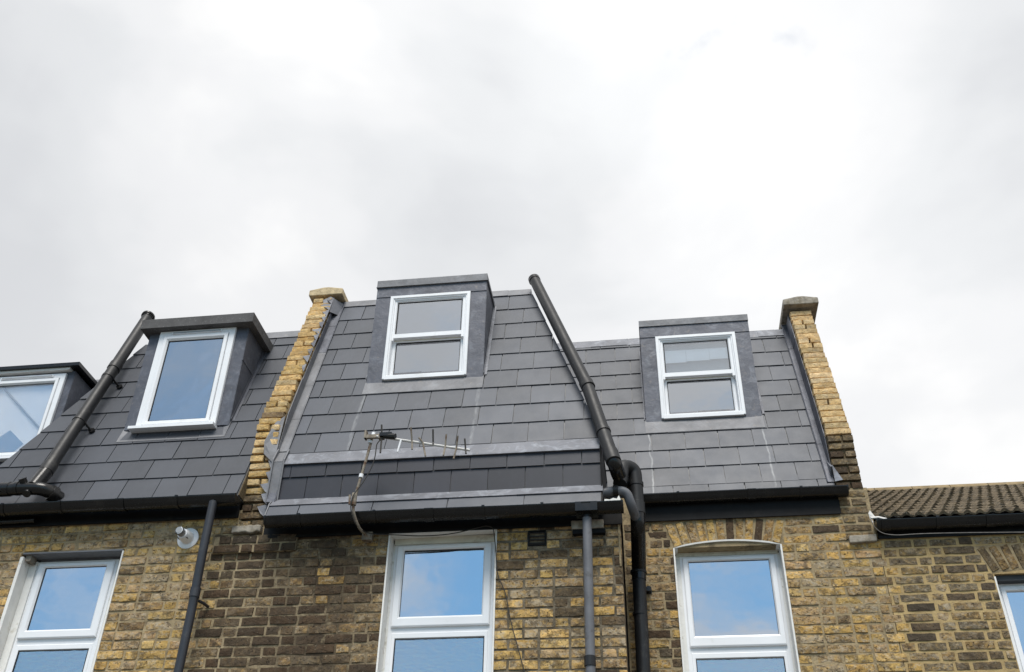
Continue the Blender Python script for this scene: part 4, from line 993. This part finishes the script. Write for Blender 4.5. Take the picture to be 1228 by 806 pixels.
# foot bend into the swept tee, then down over the gutter, back to the wall and down
m_ = MB(); m_.tube(arc_pts([b0, (-.192, -.85, 5.275), (-.165, -.62, 5.27), (-.12, -.42, 5.32)], .09), .057, 18); build(m_, 'foot_bend', M['black'], sB, smooth=True)
m_ = MB(); m_.tube(arc_pts([(-.165, -.66, 5.20), (-.135, -.56, 5.42), (-.045, -.50, 5.41), (-.040, -.50, 5.20), (-.042, -.50, 5.06)], .14, 8), .055, 20); build(m_, 'swept_tee', M['pipe'], sB, smooth=True)
m_ = MB(); collar(m_, (-.040, -.50, 5.27), (0, 0, 1), .060, .03); build(m_, 'socket', M['pipe'], sB, smooth=True)
m_ = MB(); collar(m_, (-.042, -.50, 5.06), (0, 0, 1), .063, .10); build(m_, 'socket', M['pipe'], sB, smooth=True)
m_ = MB(); m_.tube(arc_pts([(-.042, -.50, 5.02), (-.044, -.50, 4.92), (-.060, -.12, 4.72), (-.065, -.12, 4.62)], .10, 8), .058, 20); build(m_, 'offset_bend', M['black'], sB, smooth=True)
m_ = MB(); m_.tube([(-.064, -.12, 4.68), (-.078, -.12, 3.2)], .053, 20); build(m_, 'lower_pipe', M['pipe_grey'] if False else M['pipe'], sB, smooth=True)
m_ = MB(); collar(m_, (-.071, -.12, 4.345), (0, 0, 1), .0575, .02); build(m_, 'socket', M['pipe'], sB, smooth=True)
m_ = MB(); m_.tube([(-.064, -.12, 4.735), (-.064, -.12, 4.70), (-.065, -.12, 4.695), (-.065, -.12, 4.675)], [.052, .055, .066, .066], 20); build(m_, 'socket', M['pipe'], sB, smooth=True)
m_ = MB(); m_.tube(arc_pts([(-.305, -.70, 5.105), (-.21, -.71, 5.122), (-.115, -.70, 5.112), (-.082, -.66, 5.00), (-.06, -.54, 4.97)], .09), .037, 16); build(m_, 'side_branch', M['pipe_grey'], sB, smooth=True)
m_ = MB(); collar(m_, (-.20, -.708, 5.122), (1, 0, 0), .041, .04); build(m_, 'branch_collar', M['pipe'], sB, smooth=True)
m_ = MB(); m_.tube([(.005, -.005, 4.575), (.005, -.06, 4.575)], .022, 10); m_.box(-.02, .03, -.012, -.006, 4.55, 4.60); build(m_, 'wall_clip', M['black'], sB)
# white sealant lump on the end of gutter B
m_ = MB(); rr = random.Random(4)
m_.extrude([(-.285, 4.93), (-.165, 4.93), (-.160, 4.955), (-.172, 4.985), (-.188, 4.958), (-.215, 4.966), (-.24, 4.955), (-.28, 4.96)], 'y', -.90, -.87); b_ = build(m_, 'sealant', M['white_paint']); tag(b_, 'lump of white sealant at the right end of the middle gutter', 'sealant')
# render strip down the corner of wall B
m_ = MB(); m_.box(BX1-.020, BX1-.006, YA-.012, YA-.002, 4.50, 4.84); build(m_, 'mortar_fillet', M['mortar_tan'], hB)
# small overflow pipe beneath gutter A
m_ = MB(); m_.tube([(-5.9, -.775, 5.045), (-4.985, -.775, 5.056)], .020, 12); m_.tube([(-4.99, -.775, 5.056), (-4.975, -.775, 5.056)], .024, 12); m_.tube([(-5.285, -.775, 5.052), (-5.265, -.775, 5.052)], .023, 12)
b_ = build(m_, 'overflow_pipe', M['black'], smooth=True); tag(b_, 'thin black pipe with capped end below the left gutter', 'pipe')

# ------------------------------------------------------------------ flue, vent
fl = thing('boiler_flue', 'white round boiler flue terminal on the yellow wall left of the rain pipe', 'flue', (-3.635, YA, 4.865))
m_ = MB(); m_.tube([(-3.635, YA-.004, 4.865), (-3.635, YA-.016, 4.865), (-3.635, YA-.024, 4.865)], [.088, .088, .070], 28); build(m_, 'wall_plate', M['white'], fl, smooth=True)
m_ = MB(); y = YA; m_.tube([(-3.635, y-.02, 4.865), (-3.636, y-.05, 4.865), (-3.640, y-.085, 4.866), (-3.642, y-.11, 4.867)], [.056, .053, .048, .040], 24); build(m_, 'nozzle', M['white'], fl, smooth=True)
m_ = MB(); m_.tube([(-3.642, y-.10, 4.867), (-3.645, y-.17, 4.868)], .031, 20); build(m_, 'inner_tube', M['white'], fl, smooth=True)
for i in range(5):
    m_ = MB(); yy = y-.118-.012*i; m_.tube([(-3.643, yy, 4.867), (-3.643, yy-.004, 4.867)], .0325, 20); build(m_, 'grille_slot', M['lining_dark'], fl)
for i in range(3):
    m_ = MB(); z = 4.835+i*.011
    m_.box(-3.68+.004*i, -3.60-.006*i, y-.100, y-.06, z-.002, z+.003) ; build(m_, 'grille_slot', M['lining_dark'], fl)
m_ = MB(); m_.tube([(-3.645, y-.171, 4.868), (-3.645, y-.1735, 4.868)], .026, 16); build(m_, 'outlet_grille', M['lining'], fl)
vn = thing('air_vent', 'small dark louvred air brick right of the middle window', 'vent', (-.812, YA, 4.75))
m_ = MB(); m_.ring(-.882, -.745, 4.690, 4.812, [(0, YA+.02), (0, YA-.012), (.010, YA-.012), (.012, YA+.01)]); m_.box(-.875, -.752, YA+.008, YA+.02, 4.695, 4.806); build(m_, 'frame', M['fascia'], vn)
for i in range(4):
    m_ = MB(); z = 4.703+i*.028; m_.extrude([(YA+.008, z+.022), (YA+.008, z+.018), (YA-.014, z), (YA-.016, z+.005)], 'x', -.872, -.755); build(m_, 'louvre', M['pipe'], vn)

# ------------------------------------------------------------------ TV antenna
an = thing('tv_antenna', 'old bent television aerial rising from the middle gutter', 'antenna', (-2.16, -.80, 4.78))
mast = arc_pts([(-2.135, -.735, 4.80), (-2.165, -.93, 4.80), (-2.205, -1.00, 4.92), (-2.190, -1.00, 5.05), (-2.161, -1.0, 5.221), (-2.136, -1.0, 5.367), (-2.110, -1.0, 5.545)], .06, 5)
m_ = MB(); m_.tube(mast, .0112, 12); build(m_, 'mast', M['rust'], an, smooth=True)
m_ = MB(); m_.box(-2.175, -2.095, -.775, -.735, 4.765, 4.83); build(m_, 'mast_bracket', M['rust'], an)
for p, L in (((-2.165, -1.0, 5.20), .03), ((-2.122, -1.0, 5.50), .02)):
    m_ = MB(); collar(m_, p, (.12, 0, 1), .018, L); build(m_, 'tape', M['white'], an, smooth=True)
m_ = MB(); collar(m_, (-2.20, -1.0, 5.0), (0, 0, 1), .021, .10); m_.tube([(-2.225, -1.02, 4.95), (-2.232, -1.02, 5.03)], .009, 8); build(m_, 'clamp', M['rust'], an, smooth=True)
m_ = MB(); m_.tube([(-2.105, -1.0, 5.545), (-2.103, -1.0, 5.585)], [.018, .015], 12); build(m_, 'mast_cap', M['white'], an, smooth=True)
m_ = MB(); m_.box(-2.165, -2.02, -1.045, -1.02, 5.515, 5.545); m_.box(-2.165, -2.15, -1.05, -1.0, 5.515, 5.585); m_.box(-2.045, -2.00, -1.06, -1.02, 5.50, 5.54); build(m_, 'boom_clamp', M['rust'], an)
B0, B1 = Vector((-2.06, -1.05, 5.520)), Vector((-1.300, -1.05, 5.352))
m_ = MB(); d = (B1-B0)
m_.tube([B0, B1], .0105, 8); build(m_, 'boom', M['alu'], an)
for i, (xa, za, xb, zb_) in enumerate([(-2.022, 5.61, -2.008, 5.355), (-1.776, 5.56, -1.755, 5.371), (-1.709, 5.475, -1.644, 5.305), (-1.595, 5.53, -1.592, 5.42), (-1.49, 5.49, -1.502, 5.305), (-1.393, 5.461, -1.420, 5.271), (-1.341, 5.443, -1.325, 5.309)]):
    zi = B0.z+d.z*((xa+xb)/2-B0.x)/d.x
    m_ = MB(); m_.tube([(xa, -1.075-.02*(i % 2), za), ((xa+xb)/2, -1.058, zi), (xb, -1.075, zb_)], .0072, 6); build(m_, 'element', M['rust' if i % 3 else 'wire'], an)
m_ = MB(); m_.tube([(-1.853, -1.065, 5.472), (-1.872, -1.07, 5.358)], .0075, 6); build(m_, 'element', M['white'], an)
m_ = MB(); m_.tube([(-1.995, -1.06, 5.515), (-1.90, -1.07, 5.500)], [.022, .024], 10); m_.box(-2.03, -1.93, -1.085, -1.06, 5.505, 5.535); build(m_, 'dipole_box', M['black'], an)
# cables
def cable(pts, r, mat, label, rnd=.12):
    m_ = MB(); m_.tube(arc_pts(pts, rnd, 5), r, 6); o = build(m_, 'cable', mat, smooth=True); tag(o, label, 'cable'); return o
cable([(-1.99, -1.06, 5.50), (-2.05, -1.06, 5.46), (-2.06, -1.03, 5.30), (-2.13, -1.03, 5.13), (-2.205, -1.03, 5.02), (-2.215, -1.03, 4.92), (-2.18, -.95, 4.80), (-2.12, -.80, 4.80), (-1.90, -.762, 4.800), (-1.72, -.742, 4.790),
       (-1.48, -.74, 4.795), (-1.20, -.742, 4.856), (-1.150, -.735, 4.84), (-1.130, -.728, 4.70), (-1.111, -.725, 4.456), (-1.045, -.725, 4.33), (-1.004, -.725, 4.103), (-.94, -.725, 3.889), (-.86, -.725, 3.6)], .0042, M['wire'],
      'thin dark cable from the aerial over the middle window and down the wall')
cable([(1.79, -.16, 5.06), (1.795, -.165, 4.985), (1.85, -.15, 4.925), (1.95, -.148, 4.905), (2.15, -.146, 4.912), (2.5, -.146, 4.905), (3.0, -.146, 4.888), (4.2, -.146, 4.90)], .003, M['wire_pale'], 'pale wire hanging along the underside of the right gutter')
# torn white flashing by the right gutter
m_ = MB()
strip(m_, [(1.800, -.10, 5.085), (1.865, -.11, 5.082), (1.925, -.12, 5.058), (1.90, -.12, 5.052), (1.86, -.115, 5.070), (1.80, -.11, 5.070)], (0, -.6, .8), .008)
strip(m_, [(1.796, -.10, 5.07), (1.792, -.10, 5.120), (1.818, -.06, 5.165), (1.822, -.06, 5.110), (1.845, -.09, 5.085)], (0, -1, .2), .006)
m_.tube([(1.797, -.115, 5.075), (1.806, -.135, 5.025)], .005, 6)
b_ = build(m_, 'metal_flashing', M['alu']); tag(b_, 'torn bright metal flashing scrap at the left end of the right gutter', 'flashing')
S['brick_counts'] = str(BRICKN)
print('BRICKS', BRICKN)
